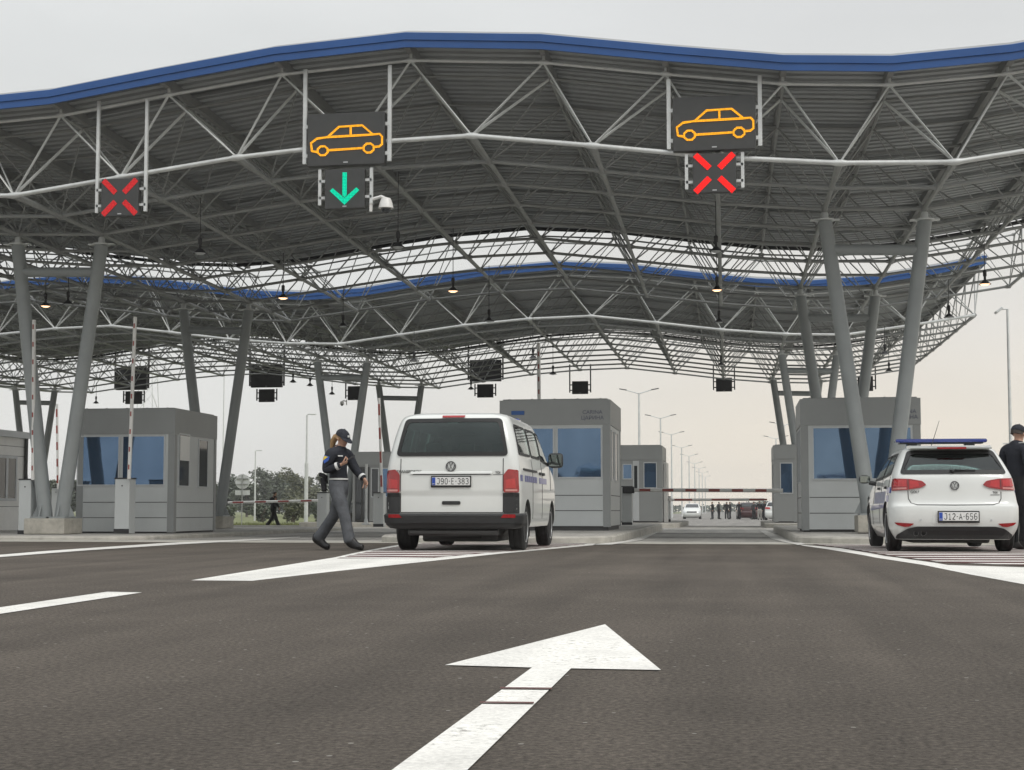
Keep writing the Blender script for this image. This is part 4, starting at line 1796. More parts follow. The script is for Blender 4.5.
def dense(poly, step=.08):
    out = []
    for i in range(len(poly)):
        a, b = Vector((*poly[i], 0)), Vector((*poly[(i + 1) % len(poly)], 0))
        k = max(1, int((b - a).length / step))
        for s in range(k):
            q = a.lerp(b, s / k)
            out.append((q.x, q.y))
    return out


def shrink(poly, d):
    cx = sum(p[0] for p in poly) / len(poly)
    cy = sum(p[1] for p in poly) / len(poly)
    n = len(poly)
    out = []
    area = sum(poly[i][0] * poly[(i + 1) % n][1] - poly[(i + 1) % n][0] * poly[i][1] for i in range(n))
    sg = 1 if area > 0 else -1
    for i in range(n):
        a, b, c = poly[i - 1], poly[i], poly[(i + 1) % n]
        t = Vector((c[0] - a[0], c[1] - a[1]))
        if t.length < 1e-6:
            t = Vector((1, 0))
        t.normalize()
        out.append((b[0] - t.y * d * sg, b[1] + t.x * d * sg))
    return out


def inset(poly, d):
    us, vs = [p[0] for p in poly], [p[1] for p in poly]
    cx, cy = (max(us) + min(us)) / 2, (max(vs) + min(vs)) / 2
    fx, fy = 1 - 2 * d / (max(us) - min(us)), 1 - 2 * d / (max(vs) - min(vs))
    return [(cx + (p[0] - cx) * fx, cy + (p[1] - cy) * fy) for p in poly]


def cut(obj, cutters):
    for c in cutters:
        md = obj.modifiers.new("cut", 'BOOLEAN')
        md.operation = 'DIFFERENCE'
        md.solver = 'EXACT'
        md.object = c
    bpy.context.view_layer.update()
    me = bpy.data.meshes.new_from_object(obj.evaluated_get(bpy.context.evaluated_depsgraph_get()))
    obj.modifiers.clear()
    old = obj.data
    obj.data = me
    me.name = old.name
    bpy.data.meshes.remove(old)
    for c in cutters:
        bpy.data.objects.remove(c)
    me.shade_smooth()
    me.set_sharp_from_angle(angle=R(32))


def wheel(parent, x, y, r, wd, side, spokes=10):
    m = MB()
    h = wd / 2
    prof = [(r * .62, -h * .9), (r * .80, -h), (r * .93, -h * .96), (r * .99, -h * .78), (r, -h * .4), (r * .992, -h * .36), (r, -h * .3), (r, h * .3), (r * .992, h * .36), (r, h * .4), (r * .99, h * .78), (r * .93, h * .96), (r * .80, h), (r * .62, h * .9)]
    m.lathe(prof, (x, y, r), 'X', 36)
    w = m.build("wheel", MT['rubber'], parent, smooth=40)
    m = MB()
    s = side
    m.lathe([(r * .64, s * h * .55), (r * .66, s * h * .98), (r * .61, s * h * .95), (r * .58, s * h * .55), (.001, s * h * .45), (.001, s * h * .3), (r * .64, s * h * .3)], (x, y, r), 'X', 30)
    for k in range(spokes):
        a = 2 * PI * k / spokes
        d = Vector((0, math.cos(a), math.sin(a)))
        t = Vector((0, -math.sin(a), math.cos(a)))
        c = Vector((x, y, r))
        for q in (0,):
            p0, p1 = c + d * r * .08, c + d * r * .62
            o0, o1 = Vector((s * h * .75, 0, 0)), Vector((s * h * .88, 0, 0))
            m.rings([[p0 + o0 - t * .03, p0 + o0 + t * .03, p0 + o0 * .5 + t * .03, p0 + o0 * .5 - t * .03],
                     [p1 + o1 - t * .022, p1 + o1 + t * .022, p1 + o1 * .6 + t * .022, p1 + o1 * .6 - t * .022]])
    m.lathe([(.001, s * h * .9), (r * .15, s * h * .85), (r * .15, s * h * .4)], (x, y, r), 'X', 14)
    m.build("rim", MT['alu'], w, smooth=35)
    return w


def emblem(parent, x, z, r, yf, mat):
    m = MB()
    pts = [Vector((x + r * math.cos(2 * PI * k / 28), 0, z + r * math.sin(2 * PI * k / 28))) for k in range(28)]
    put = lambda p: Vector((p.x, yf(p.x, p.z) - .012, p.z))
    ringp = [put(p) for p in pts]
    m.sweep(ringp + ringp[:1], r * .11, 6, cap=False)
    for ln in ([(-.42, .82), (0, -.0 + .08), (.42, .82)], [(-.86, .42), (-.40, -.80), (0, -.02), (.40, -.80), (.86, .42)]):
        m.sweep([put(Vector((x + a * r, 0, z + b * r))) for a, b in ln], r * .10, 6)
    m.build("emblem", mat, parent, smooth=40)


GLYPH = {
    'J': [[(.25, 1), (.85, 1), (.85, .22), (.68, .02), (.30, .02), (.12, .20)]], '9': [[(.15, .12), (.35, 0), (.68, 0), (.86, .22), (.86, .78), (.68, 1), (.32, 1), (.14, .80), (.14, .60), (.32, .42), (.84, .45)]],
    '0': [[(.32, 0), (.14, .2), (.14, .8), (.32, 1), (.68, 1), (.86, .8), (.86, .2), (.68, 0), (.32, 0)]], 'E': [[(.86, 0), (.16, 0), (.16, 1), (.86, 1)], [(.16, .52), (.74, .52)]],
    '3': [[(.14, .86), (.32, 1), (.68, 1), (.84, .82), (.84, .68), (.66, .53), (.40, .53)], [(.66, .53), (.86, .36), (.86, .18), (.68, 0), (.32, 0), (.12, .14)]],
    '8': [[(.34, .53), (.17, .68), (.17, .84), (.34, 1), (.66, 1), (.83, .84), (.83, .68), (.66, .53), (.34, .53), (.13, .36), (.13, .18), (.32, 0), (.68, 0), (.87, .18), (.87, .36), (.66, .53)]],
    '1': [[(.22, .76), (.52, 1), (.52, 0)], [(.24, 0), (.80, 0)]], '2': [[(.14, .80), (.32, 1), (.68, 1), (.86, .80), (.86, .64), (.14, .06), (.14, 0), (.88, 0)]],
    'A': [[(.08, 0), (.5, 1), (.92, 0)], [(.22, .32), (.78, .32)]], '6': [[(.80, .92), (.62, 1), (.34, 1), (.14, .78), (.14, .22), (.32, 0), (.68, 0), (.86, .2), (.86, .40), (.68, .57), (.16, .54)]],
    '5': [[(.82, 1), (.20, 1), (.16, .54), (.66, .58), (.86, .40), (.86, .18), (.66, 0), (.32, 0), (.12, .14)]], '-': [[(.25, .5), (.75, .5)]]}


def plate_text(parent, s, x, y, z, wd, h):
    """raised plate characters drawn as strokes"""
    cw = [.62 if c == '-' else 1 for c in s]
    u = wd / sum(cw)
    px = x - wd / 2
    m = MB()
    for c, k in zip(s, cw):
        for ln in GLYPH[c]:
            m.sweep([V3(px + u * k * (.10 + .80 * a), y, z + (b - .5) * h) for a, b in ln], h * .072, 5)
        px += u * k
    m.build("plate_lettering", MT['ink'], parent)


V3 = lambda a, b, c: Vector((a, b, c))


def numberplate(parent, s, x, z, y, w=.52, h=.112):
    m = MB()
    m.box((x, y, z), (w + .03, .018, h + .045), bev=.006)
    fr = m.build("plate_holder", MT['ink'], parent)
    m = MB()
    m.box((x, y - .011, z + .006), (w, .008, h), bev=.003)
    pl = m.build("number_plate", MT['plate'], parent)
    m = MB()
    m.box((x - w / 2 + .027, y - .0175, z + .006), (.046, .006, h - .008))
    m.build("blue_strip", MT['plate_blue'], pl)
    plate_text(pl, s, x + .026, y - .014, z + .006, w - .075, h * .68)
    text("BIH", .022, MT['plate'], "country_lettering", pl, facing_camera((x - w / 2 + .027, y - .022, z - .03)), .0006)


def car(label, cat, loc, rz, sh, z0, z1, L, paint, name, wheels, rearwin, sidewins, screen, cavity, detail=True, group=None):
    t = thing(name, label, cat, (0, 0, 0), 0, group)
    PLACE.append((t, loc, rz))
    # keep local: build with the empty at the origin, the transform applies on top
    org = (0, 0, 0)
    zs = []
    z = z0
    n = 46
    for i in range(n + 1):
        u = i / n
        zs.append(z0 + (z1 - z0) * (u if u < .8 else .8 + .2 * (1 - (1 - (u - .8) / .2) ** 1.8)))
    B = sh.mesh(zs)
    body = B.build("body", [paint, MT['inner']], t, org=org)
    cs = []
    if cavity:
        c = sh.mesh([cavity[0] + (cavity[1] - cavity[0]) * i / 16 for i in range(17)], .07, .02)
        c.m = 1
        c.mi = [1] * len(c.f)
        cs.append(c.build("c", [paint, MT['inner']], None, org=org))
    r, wx, wd, ya, yb = wheels
    for y in (ya, yb):
        for s in (-1, 1):
            c = MB()
            c.m = 1
            c.lathe([(.001, -.24), (r * 1.17, -.24), (r * 1.17, .24), (.001, .24)], (s * (wx + .02), y, r * 1.03), 'X', 40)
            cs.append(c.build("c", [paint, MT['inner']], None, org=org))
    if cavity:
        def prism(poly, a, b):
            c = MB()
            c.m = 1
            c.prism(poly, a, b)
            cs.append(c.build("c", [paint, MT['inner']], None, org=org))
        prism(inset(rearwin, .045), lambda p: (p[0], -.5, p[1]), lambda p: (p[0], 1.3, p[1]))
        for w in sidewins:
            prism(inset(w, .03), lambda p: (-1.4, p[0], p[1]), lambda p: (1.4, p[0], p[1]))
        prism(inset(screen, .05), lambda p: (p[0], 2.0, p[1]), lambda p: (p[0], L + .5, p[1]))
    cut(body, cs)
    rear = lambda x, z, o: (x, sh.rear(x, z) - o, z)
    front = lambda x, z, o: (x, sh.front(x, z) + o, z)
    gl = MT['carglass'] if cavity else MT['darkgl']
    gmat = gl
    g_ = patch(rearwin, rear, .003, .006).build("rear_window", gmat, t, smooth=40, org=org)
    d = dense(rearwin, .05)
    ring_patch(d, inset(d, .055), rear, .010, .004).build("window_border", MT['ink'], g_, org=org)
    for w in sidewins:
        for s in (-1, 1):
            mp = lambda y, z, o, s=s: (s * (sh.side(y, z) + o), y, z)
            q = patch(w, mp, .003, .006).build("side_window", gmat, t, smooth=40, org=org)
            d = dense(w, .06)
            ring_patch(d, inset(d, .035), mp, .009, .003).build("window_border", MT['ink'], q, org=org)
    patch(screen, front, .003, .006).build("windscreen", gmat, t, smooth=40, org=org)
    for y in (ya, yb):
        for s in (-1, 1):
            wheel(t, s * (wx - wd / 2), y, r, wd, s)
    for s in (-1, 1):
        m = patch(rounded([(s * .88, z0 + .42), (s * .55, z0 + .42), (s * .60, z0 + .55), (s * .90, z0 + .62)][::s], .03), front, .002, .01)
        m.build("headlight", MT['headlamp'], t, org=org)
    m = patch(rounded([(-.5, z0 + .42), (.5, z0 + .42), (.5, z0 + .54), (-.5, z0 + .54)], .02), front, .002, .01)
    m.build("grille", MT['trim'], t, org=org)
    m = MB()
    m.box((0, (ya + yb) / 2, r * .62), (1.1, L * .72, .16), bev=.03)
    m.build("underbody", MT['inner'], t, org=org)
    return t, body, rear, front


def seat(parent, x, y, z, top, w=.46):
    m = MB()
    m.box((x, y, z + (top - z) * .40), (w, .13, (top - z) * .80), mat=Matrix.Rotation(R(-8), 3, 'X'), bev=.05)
    m.box((x, y + .25, z + .05), (w, .5, .14), bev=.05)
    s = m.build("seat", MT['seat'], parent, smooth=40, org=(0, 0, 0))
    m = MB()
    m.box((x, y - .05, top - .07), (w * .55, .09, .17), bev=.04)
    for q in (-.06, .06):
        m.tube((x + q, y - .05, top - .2), (x + q, y - .05, top - .1), .008, None, 6)
    m.build("headrest", MT['seat'], s, smooth=40, org=(0, 0, 0))


def side_bits(t, sh, pieces, s, mat, name, off=.002, th=.003):
    mp = lambda y, z, o: (s * (sh.side(y, z) + o), y, z)
    for p in pieces:
        patch(p, mp, off, th).build(name, mat, t, org=(0, 0, 0))


def door_mirror(t, x, y, z, s, paint, w=.21, h=.17):
    m = MB()
    m.box((x + s * .10, y + .02, z), (w, .12, h), bev=.05)
    m.tube((x - s * .08, y + .03, z - .07), (x + s * .03, y + .02, z - .05), .035, .03, 8)
    k = m.build("mirror", paint, t, smooth=40, org=(0, 0, 0))
    m = MB()
    m.box((x + s * .10, y - .042, z), (w * .82, .006, h * .78), bev=.002)
    m.build("mirror_glass", MT['mirror'], k, org=(0, 0, 0))


# ---- white van
VS = Shape([
    (.24, .86, .20, 4.66, .14, .40, .05, .14), (.36, .93, .08, 4.84, .14, .40, .05, .15), (.50, .948, .05, 4.90, .14, .40, .05, .15),
    (.70, .952, .047, 4.90, .13, .40, .05, .15), (.800, .952, .050, 4.88, .13, .40, .05, .15), (.825, .952, .036, 4.875, .13, .40, .05, .15), (1.00, .951, .038, 4.80, .13, .38, .05, .15),
    (1.14, .945, .045, 4.60, .13, .36, .05, .14), (1.28, .927, .058, 4.14, .14, .33, .05, .12), (1.40, .905, .075, 3.86, .15, .30, .05, .12),
    (1.60, .862, .118, 3.54, .16, .28, .05, .12), (1.78, .812, .170, 3.27, .17, .26, .05, .12), (1.88, .770, .215, 3.10, .18, .25, .05, .12),
    (1.93, .715, .285, 2.96, .22, .25, .05, .12), (1.958, .60, .40, 2.80, .25, .25, .05, .12), (1.972, .36, .70, 2.45, .2, .2, .04, .1), (1.975, .12, 1.1, 2.0, .08, .08, .02, .02)])
vp_ = at(450.5, 549, 19.85)
VAN_Y = 19.85
rw = rounded([(-.80, 1.335), (.80, 1.335), (.69, 1.872), (-.69, 1.872)], .07)
sw = [rounded([(.30, 1.36), (1.50, 1.36), (1.50, 1.80), (.42, 1.80)], .06), rounded([(1.62, 1.36), (2.62, 1.36), (2.62, 1.80), (1.62, 1.80)], .05), rounded([(2.74, 1.34), (3.72, 1.30), (3.62, 1.40), (3.22, 1.76), (2.74, 1.80)], .04)]
scr = rounded([(-.74, 1.34), (.74, 1.34), (.66, 1.84), (-.66, 1.84)], .06)
van, body, rear, front = car("white passenger van with number plate J90-E-383 parked with its tail to the camera", "van", (vp_.x, VAN_Y, g(VAN_Y + 1)), R(.6), VS, .33, 1.975, 4.9, MT['paint'], "van",
                             (.335, .93, .225, .99, 3.99), rw, sw, scr, (.62, 1.90))
O0 = (0, 0, 0)
for y, xs in ((1.35, (-.5, 0, .5)), (2.25, (-.5, 0, .5)), (3.15, (-.45, .45))):
    for x in xs:
        seat(van, x, y, .80, 1.56)
# lamps, corner panels, bumper
for s in (-1, 1):
    o = (lambda p: p) if s == 1 else (lambda p: [(-a, b) for a, b in reversed(p)])
    k = patch(rounded(o([(.738, .825), (.945, .825), (.935, 1.135), (.80, 1.15), (.738, 1.075)]), .02), rear, .004, .022).build("tail_light", MT['lens'], van, smooth=40, org=O0)
    patch(o([(.765, .885), (.905, .885), (.898, 1.02), (.765, 1.0)]), rear, .027, .003).build("lamp_segment", MT['lens_b'], k, org=O0)
    patch(o([(.765, .840), (.925, .840), (.925, .868), (.765, .868)]), rear, .027, .003).build("reversing_lens", MT['lens_c'], k, org=O0)
    patch(rounded(o([(.735, .535), (.945, .535), (.945, .818), (.735, .818)]), .01), rear, .004, .012).build("corner_panel", MT['trim'], van, org=O0)


def wrap_band(t, sh, zs, offs, ymax, name, mat):
    m = MB()
    rings = []
    for z, o in zip(zs, offs):
        pts = []
        p = sh.par(z)
        for i in range(61):
            u = i / 60 * 2 - 1
            a = abs(u)
            xw = p[1]
            if a > .72:
                y = sh.rear(xw * .97, z) + (ymax - sh.rear(xw * .97, z)) * (a - .72) / .28
                x = sh.side(y, z) + o
                pts.append((math.copysign(x, u), y, z))
            else:
                x = xw * .97 * a / .72
                s = min(1, a / .72)
                pts.append((math.copysign(x + o * s ** 6, u), sh.rear(x, z) - o * math.sqrt(max(0, 1 - s ** 8)), z))
        rings.append([Vector(q) for q in pts])
    m.rings(rings, False, False)
    return m.build(name, mat, t, smooth=35, org=O0)


bp = wrap_band(van, VS, (.312, .325, .37, .395, .40, .505, .53, .535), (-.08, .008, .035, .038, .05, .052, .03, -.02), .56, "bumper", MT['trim'])
for s in (-1, 1):
    p = [(s * .70, .472), (s * .90, .472), (s * .90, .520), (s * .74, .520)][::s]
    patch(p, rear, .05, .006).build("reflector", MT['reflector'], bp, org=O0)
ln = MB()
for pts in ([(-.728, .55), (-.728, 1.30)], [(.728, .55), (.728, 1.30)], [(-.728, .545), (.728, .545)]):
    q = [Vector(rear(pts[0][0] + (pts[1][0] - pts[0][0]) * i / 12, pts[0][1] + (pts[1][1] - pts[0][1]) * i / 12, .0)) for i in range(13)]
    mm = MB()
    mm.sweep(q, .007, 5)
    mm.build("door_seam", MT['seam'], van, org=O0)
led = MB()
led.rings([[Vector(rear(x, z, o)) for z, o in ((1.085, -.01), (1.085, .022), (1.112, .014), (1.125, -.01))] for x in [-.58 + 1.16 * i / 16 for i in range(17)]])
led.build("plate_ledge", MT['paint'], van, smooth=30, org=O0)
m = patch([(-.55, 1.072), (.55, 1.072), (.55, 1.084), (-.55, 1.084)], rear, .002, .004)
m.build("ledge_shade_strip", MT['seam'], van, org=O0)  # dark strip painted in as the shade under the plate ledge
m = patch([(-.47, .90), (.47, .90), (.47, .905), (-.47, .905)], rear, .001, .002)
numberplate(van, "J90-E-383", 0, .975, rear(0, .975, .014)[1], .54, .115)
emblem(van, -.005, 1.19, .066, lambda x, z: rear(x, z, 0)[1], MT['emblem'])
text("TRANSPORTER", .055, MT['emblem'], "model_lettering", van, facing_camera((-.60, rear(-.6, 1.12, .006)[1], 1.118)), .003)
text("TDI", .045, MT['emblem'], "engine_lettering", van, facing_camera((.655, rear(.655, 1.10, .006)[1], 1.10)), .003)
m = patch([(.59, 1.068), (.72, 1.068), (.72, 1.076), (.59, 1.076)], rear, .001, .003)
m.build("engine_underline", MT['emblem'], van, org=O0)
m = patch(rounded([(-.13, .655), (.13, .655), (.13, .705), (-.13, .705)], .02), rear, .002, .012)
m.build("tailgate_handle", MT['trim'], van, org=O0)
m = MB()
m.rings([[Vector((x, VS.rear(x, 1.895) - .03, 1.885)), Vector((x, VS.rear(x, 1.915) - .022, 1.915)), Vector((x, VS.rear(x, 1.915) + .04, 1.918)), Vector((x, VS.rear(x, 1.895) + .04, 1.885))] for x in (-.16, -.08, 0, .08, .16)])
m.build("brake_light", MT['reflector'], van, org=O0)
patch([(-.07, 1.80), (.07, 1.80), (.07, 1.838), (-.07, 1.838)], rear, -.004, .003).build("window_sticker", MT['sticker'], van, org=O0)
for s in (-1, 1):
    side_bits(van, VS, [rounded([(.55, 1.145), (2.05, 1.145), (2.05, 1.175), (.55, 1.175)], .01)], s, MT['trim'], "door_rail", .002, .012)
    side_bits(van, VS, [rounded([(2.70, 1.12), (2.95, 1.12), (2.95, 1.16), (2.70, 1.16)], .01), rounded([(2.35, 1.12), (2.58, 1.12), (2.58, 1.16), (2.35, 1.16)], .01)], s, MT['trim'], "door_handle", .002, .02)
    q = .22
    bl = []
    for wdt, gap in ((.22, .25), (.18, .06), (.18, .06), (.16, .06), (.18, .06), (.16, .06), (.18, .3), (.9, .1)):
        bl.append([(q, .985), (q + wdt, .985), (q + wdt, 1.075), (q, 1.075)])
        q += wdt + gap
    side_bits(van, VS, bl, s, MT['police_blue'], "blue_marking")
    for pts in ([(1.56, .45), (1.56, 1.32)], [(2.68, .45), (2.68, 1.32)], [(3.78, .9), (3.78, 1.26)]):
        mm = MB()
        mm.sweep([(s * (VS.side(pts[0][0], z) + .0), pts[0][0], z) for z in [pts[0][1] + (pts[1][1] - pts[0][1]) * i / 8 for i in range(9)]], .006, 5)
        mm.build("door_seam", MT['seam'], van, org=O0)
    door_mirror(van, s * .97, 3.50, 1.38, s, MT['trim'], .24, .24)
m = MB()
m.box((0, .45, .27), (1.3, .5, .10), bev=.03)
m.tube((-.45, .3, .25), (.35, .5, .25), .07, None, 10)
m.build("exhaust_box", MT['exhaust'], van, org=O0)
m = MB()
m.box((.30, 2.9, 1.995), (.55, .22, .07), bev=.025)
m.build("roof_beacon", MT['barlens'], van, org=O0)

# ---- police hatchback
GS = Shape([
    (.17, .79, .16, 4.02, .22, .42, .07, .22), (.24, .84, .08, 4.14, .24, .45, .09, .24), (.34, .885, .02, 4.20, .25, .46, .10, .24), (.46, .897, .0, 4.23, .25, .46, .10, .24),
    (.56, .899, .002, 4.22, .25, .46, .10, .24), (.625, .899, .016, 4.20, .25, .46, .10, .24), (.655, .892, .058, 4.17, .24, .46, .10, .24), (.74, .878, .078, 4.08, .24, .46, .10, .24), (.85, .862, .088, 3.90, .24, .44, .10, .22),
    (.95, .845, .100, 3.55, .24, .42, .10, .2), (1.02, .830, .118, 3.20, .24, .40, .10, .18), (1.08, .805, .155, 3.00, .23, .36, .10, .16), (1.18, .762, .235, 2.82, .22, .32, .10, .14),
    (1.28, .715, .325, 2.62, .22, .30, .09, .13), (1.36, .668, .40, 2.44, .22, .28, .08, .12), (1.41, .625, .49, 2.28, .22, .26, .07, .11), (1.44, .54, .66, 2.10, .22, .24, .06, .1),
    (1.452, .36, .95, 1.90, .18, .18, .04, .06), (1.455, .12, 1.3, 1.6, .06, .06, .02, .02)])
rw = rounded([(-.74, 1.055), (.74, 1.055), (.60, 1.385), (-.60, 1.385)], .05)
sw = [rounded([(.62, 1.06), (1.55, 1.02), (1.55, 1.36), (.86, 1.36)], .05), rounded([(1.63, 1.015), (2.72, 1.0), (2.55, 1.12), (2.12, 1.345), (1.63, 1.36)], .04)]
scr = rounded([(-.68, 1.06), (.68, 1.06), (.57, 1.39), (-.57, 1.39)], .05)
PY = 20.5
pp = at(957, 552, PY)
pol, body, rear, front = car("white police hatchback with blue light bar and number plate J12-A-656, tail to the camera", "police car", (pp.x, PY, g(PY)), 0, GS, .17, 1.455, 4.23, MT['paint'], "police_car",
                             (.315, .885, .205, .80, 3.42), rw, sw, scr, (.5, 1.405))
for y, xs in ((1.35, (-.38, 0, .38)), (2.15, (-.36, .36))):
    for x in xs:
        seat(pol, x, y, .58, 1.25, .42)
for s in (-1, 1):
    o = (lambda p: p) if s == 1 else (lambda p: [(-a, b) for a, b in reversed(p)])
    k = patch(rounded(o([(.385, .905), (.47, .865), (.66, .838), (.855, .828), (.846, .92), (.826, .998), (.60, .987), (.44, .958)]), .02), rear, .002, .020).build("tail_light", MT['lens'], pol, smooth=40, org=O0)
    patch(o([(.66, .850), (.838, .844), (.832, .868), (.66, .872)]), rear, .023, .003).build("reversing_lens", MT['lens_c'], k, org=O0)
    patch(o([(.48, .886), (.615, .862), (.615, .97), (.50, .952)]), rear, .023, .003).build("lamp_segment", MT['lens_b'], k, org=O0)
    patch(o([(.66, .888), (.826, .885), (.81, .975), (.66, .972)]), rear, .023, .003).build("lamp_segment", MT['lens_b'], k, org=O0)
    patch(rounded(o([(.57, .385), (.84, .40), (.80, .365), (.70, .338), (.63, .345)]), .015), rear, .003, .012).build("reflector", MT['reflector'], pol, org=O0)
    patch(o([(.632, .842), (.640, .842), (.640, .988), (.632, .988)]), rear, .021, .004).build("lamp_gap", MT['seam'], k, org=O0)
pts = [(-.638, .83), (-.635, .72), (-.60, .66), (-.52, .637), (0, .634), (.52, .637), (.60, .66), (.635, .72), (.638, .83)]
q = []
for a, b in zip(pts, pts[1:]):
    for i in range(6):
        q.append(Vector(rear(a[0] + (b[0] - a[0]) * i / 6, a[1] + (b[1] - a[1]) * i / 6, 0)))
m = MB()
m.sweep(q, .006, 5)
m.build("tailgate_seam", MT['seam'], pol, org=O0)
m = patch(rounded([(-.80, .175), (.80, .175), (.80, .23), (.66, .318), (.54, .345), (-.54, .345), (-.66, .318), (-.80, .23)], .03), rear, .003, .014)
m.build("diffuser", MT['trim'], pol, org=O0)
for x in (-.54, -.44):
    m = MB()
    m.lathe([(.026, .26), (.040, .26), (.040, .0), (.030, .0), (.028, .05), (.001, .05)], (x, rear(x, .25, .035)[1], .255), 'Y', 14)
    m.build("exhaust", MT['exhaust'], pol, org=O0)
m = patch(rounded([(-.34, .385), (.34, .385), (.30, .565), (-.30, .565)], .03), rear, .001, .004)
m.build("plate_recess", MT['paint'], pol, org=O0)
numberplate(pol, "J12-A-656", .03, .475, rear(0, .47, .016)[1], .54, .115)
emblem(pol, 0, .895, .056, lambda x, z: rear(x, z, 0)[1], MT['emblem'])
text("GOLF", .05, MT['emblem'], "model_lettering", pol, facing_camera((-.545, rear(-.545, .81, .006)[1], .81)), .003)
text("TDI", .042, MT['emblem'], "engine_lettering", pol, facing_camera((.555, rear(.555, .80, .006)[1], .80)), .003)
m = patch([(.49, .765), (.62, .765), (.62, .773), (.49, .773)], rear, .001, .003)
m.build("engine_underline", MT['emblem'], pol, org=O0)
for x in (-.48, -.17, .17, .48):
    m = MB()
    m.lathe([(.014, 0), (.014, .01), (.001, .012)], (x, rear(x, .42, .008)[1], .40 if abs(x) < .3 else .435), 'Y', 10)
    m.build("parking_sensor", MT['frame_l'], pol, org=O0)
m = MB()
m.rings([[Vector((x, .30 + .10 * abs(x / .6) ** 2, 1.398)), Vector((x, .285 + .10 * abs(x / .6) ** 2, 1.415)), Vector((x, .52, 1.452)), Vector((x, .85, 1.458)), Vector((x, .85, 1.43))] for x in [-.57 + 1.14 * i / 12 for i in range(13)]])
sp_ = m.build("roof_spoiler", MT['paint'], pol, smooth=30, org=O0)
m = MB()
m.rings([[Vector((x, .292 + .10 * abs(x / .6) ** 2, 1.392)), Vector((x, .27 + .10 * abs(x / .6) ** 2, 1.396)), Vector((x, .27 + .10 * abs(x / .6) ** 2, 1.420)), Vector((x, .33, 1.424))] for x in [-.20 + .40 * i / 6 for i in range(7)]])
m.build("brake_light", MT['reflector'], sp_, org=O0)
m = MB()
m.sweep([Vector(rear(0, 1.085, .03)), Vector(rear(-.04, 1.10, .035)), Vector(rear(.30, 1.10, .022))], [.03, .02, .012], 8)
m.build("rear_wiper", MT['trim'], pol, org=O0)
for s in (-1, 1):
    side_bits(pol, GS, [rounded([(.90 + 1.0 * i, .865), (1.10 + 1.0 * i, .865), (1.10 + 1.0 * i, .90), (.90 + 1.0 * i, .90)], .01) for i in range(2)], s, MT['trim'], "door_handle", .002, .022)
    bl = [[(.30, .80), (.78, .80), (.78, .88), (.30, .88)], [(.42, .68), (.72, .68), (.78, .77), (.48, .77)]]
    bl += [[(.95 + i * .2, .66), (1.09 + i * .2, .66), (1.13 + i * .2, .83), (.99 + i * .2, .83)] for i in range(8)]
    side_bits(pol, GS, bl[:2], s, MT['police_blue'], "blue_marking")
    side_bits(pol, GS, bl[2:], s, MT['police_grey'], "side_lettering")
    side_bits(pol, GS, [[(.95, .60), (2.9, .56), (2.9, .63), (.95, .65)]], s, MT['police_blue'], "blue_marking")
    for yy, za, zb in ((1.59, .30, 1.02), (2.66, .35, .99), (.60, .6, 1.03)):
        mm = MB()
        mm.sweep([(s * GS.side(yy, z), yy, z) for z in [za + (zb - za) * i / 8 for i in range(9)]], .005, 5)
        mm.build("door_seam", MT['seam'], pol, org=O0)
    door_mirror(pol, s * .93, 2.52, 1.03, s, MT['trim'], .18, .125)
m = MB()
m.box((0, 1.42, 1.555), (1.34, .24, .055), bev=.025)
lb = m.build("light_bar", MT['barlens'], pol, smooth=40, org=O0)
m = MB()
m.box((0, 1.42, 1.522), (1.22, .20, .02), bev=.006)
for s in (-1, 1):
    m.box((s * .42, 1.42, 1.49), (.14, .16, .06), bev=.01)
m.build("bar_mount", MT['ink'], lb, org=O0)
m = MB()
m.tube((-.20, .95, 1.45), (-.12, .62, 1.80), .006, .003, 5)
m.build("antenna", MT['ink'], pol, org=O0)


pol.scale = (.967, 1, 1.02)


# ---- distant cars on the far road
def far_car(label, px, Y, rz, paint, scale=1.0, z=None):
    p = at(px, 515, Y)
    t, b, rr, ff = car(label, "car", (p.x, Y, g(Y)), rz, GS, .17, 1.455, 4.23, paint, "parked_car", (.315, .885, .205, .80, 3.42),
                       rounded([(-.735, 1.075), (.735, 1.075), (.595, 1.375), (-.595, 1.375)], .05), sw, scr, None, group="cars standing on the far road")
    t.scale = (scale, scale, scale * 1.08)
    for s in (-1, 1):
        o = (lambda p: p) if s == 1 else (lambda p: [(-a, b) for a, b in reversed(p)])
        patch(o([(.45, .86), (.886, .85), (.86, 1.02), (.50, .99)]), rr, .002, .02).build("tail_light", MT['lens_b'], t, org=O0)
    return t


far_car("white car facing the camera alone on the far road", 693, 158, PI, MT['paint'], 1.05)
far_car("dark car with red tail lights in the crowd on the far road", 748.5, 150, R(4), MT['paint_dark'], 1.1)
far_car("white car half hidden by the narrow booth at the end of the right island", 776, 135, 0, MT['paint'], 1.1)
far_car("black car between the dark red car and the crowd on the far road", 758, 162, 0, MT['paint_black'], 1.0)

for t, loc, rz in PLACE:                     # every vehicle was built around the origin: put it in its place
    t.location = loc
    t.rotation_euler = (0, 0, rz)
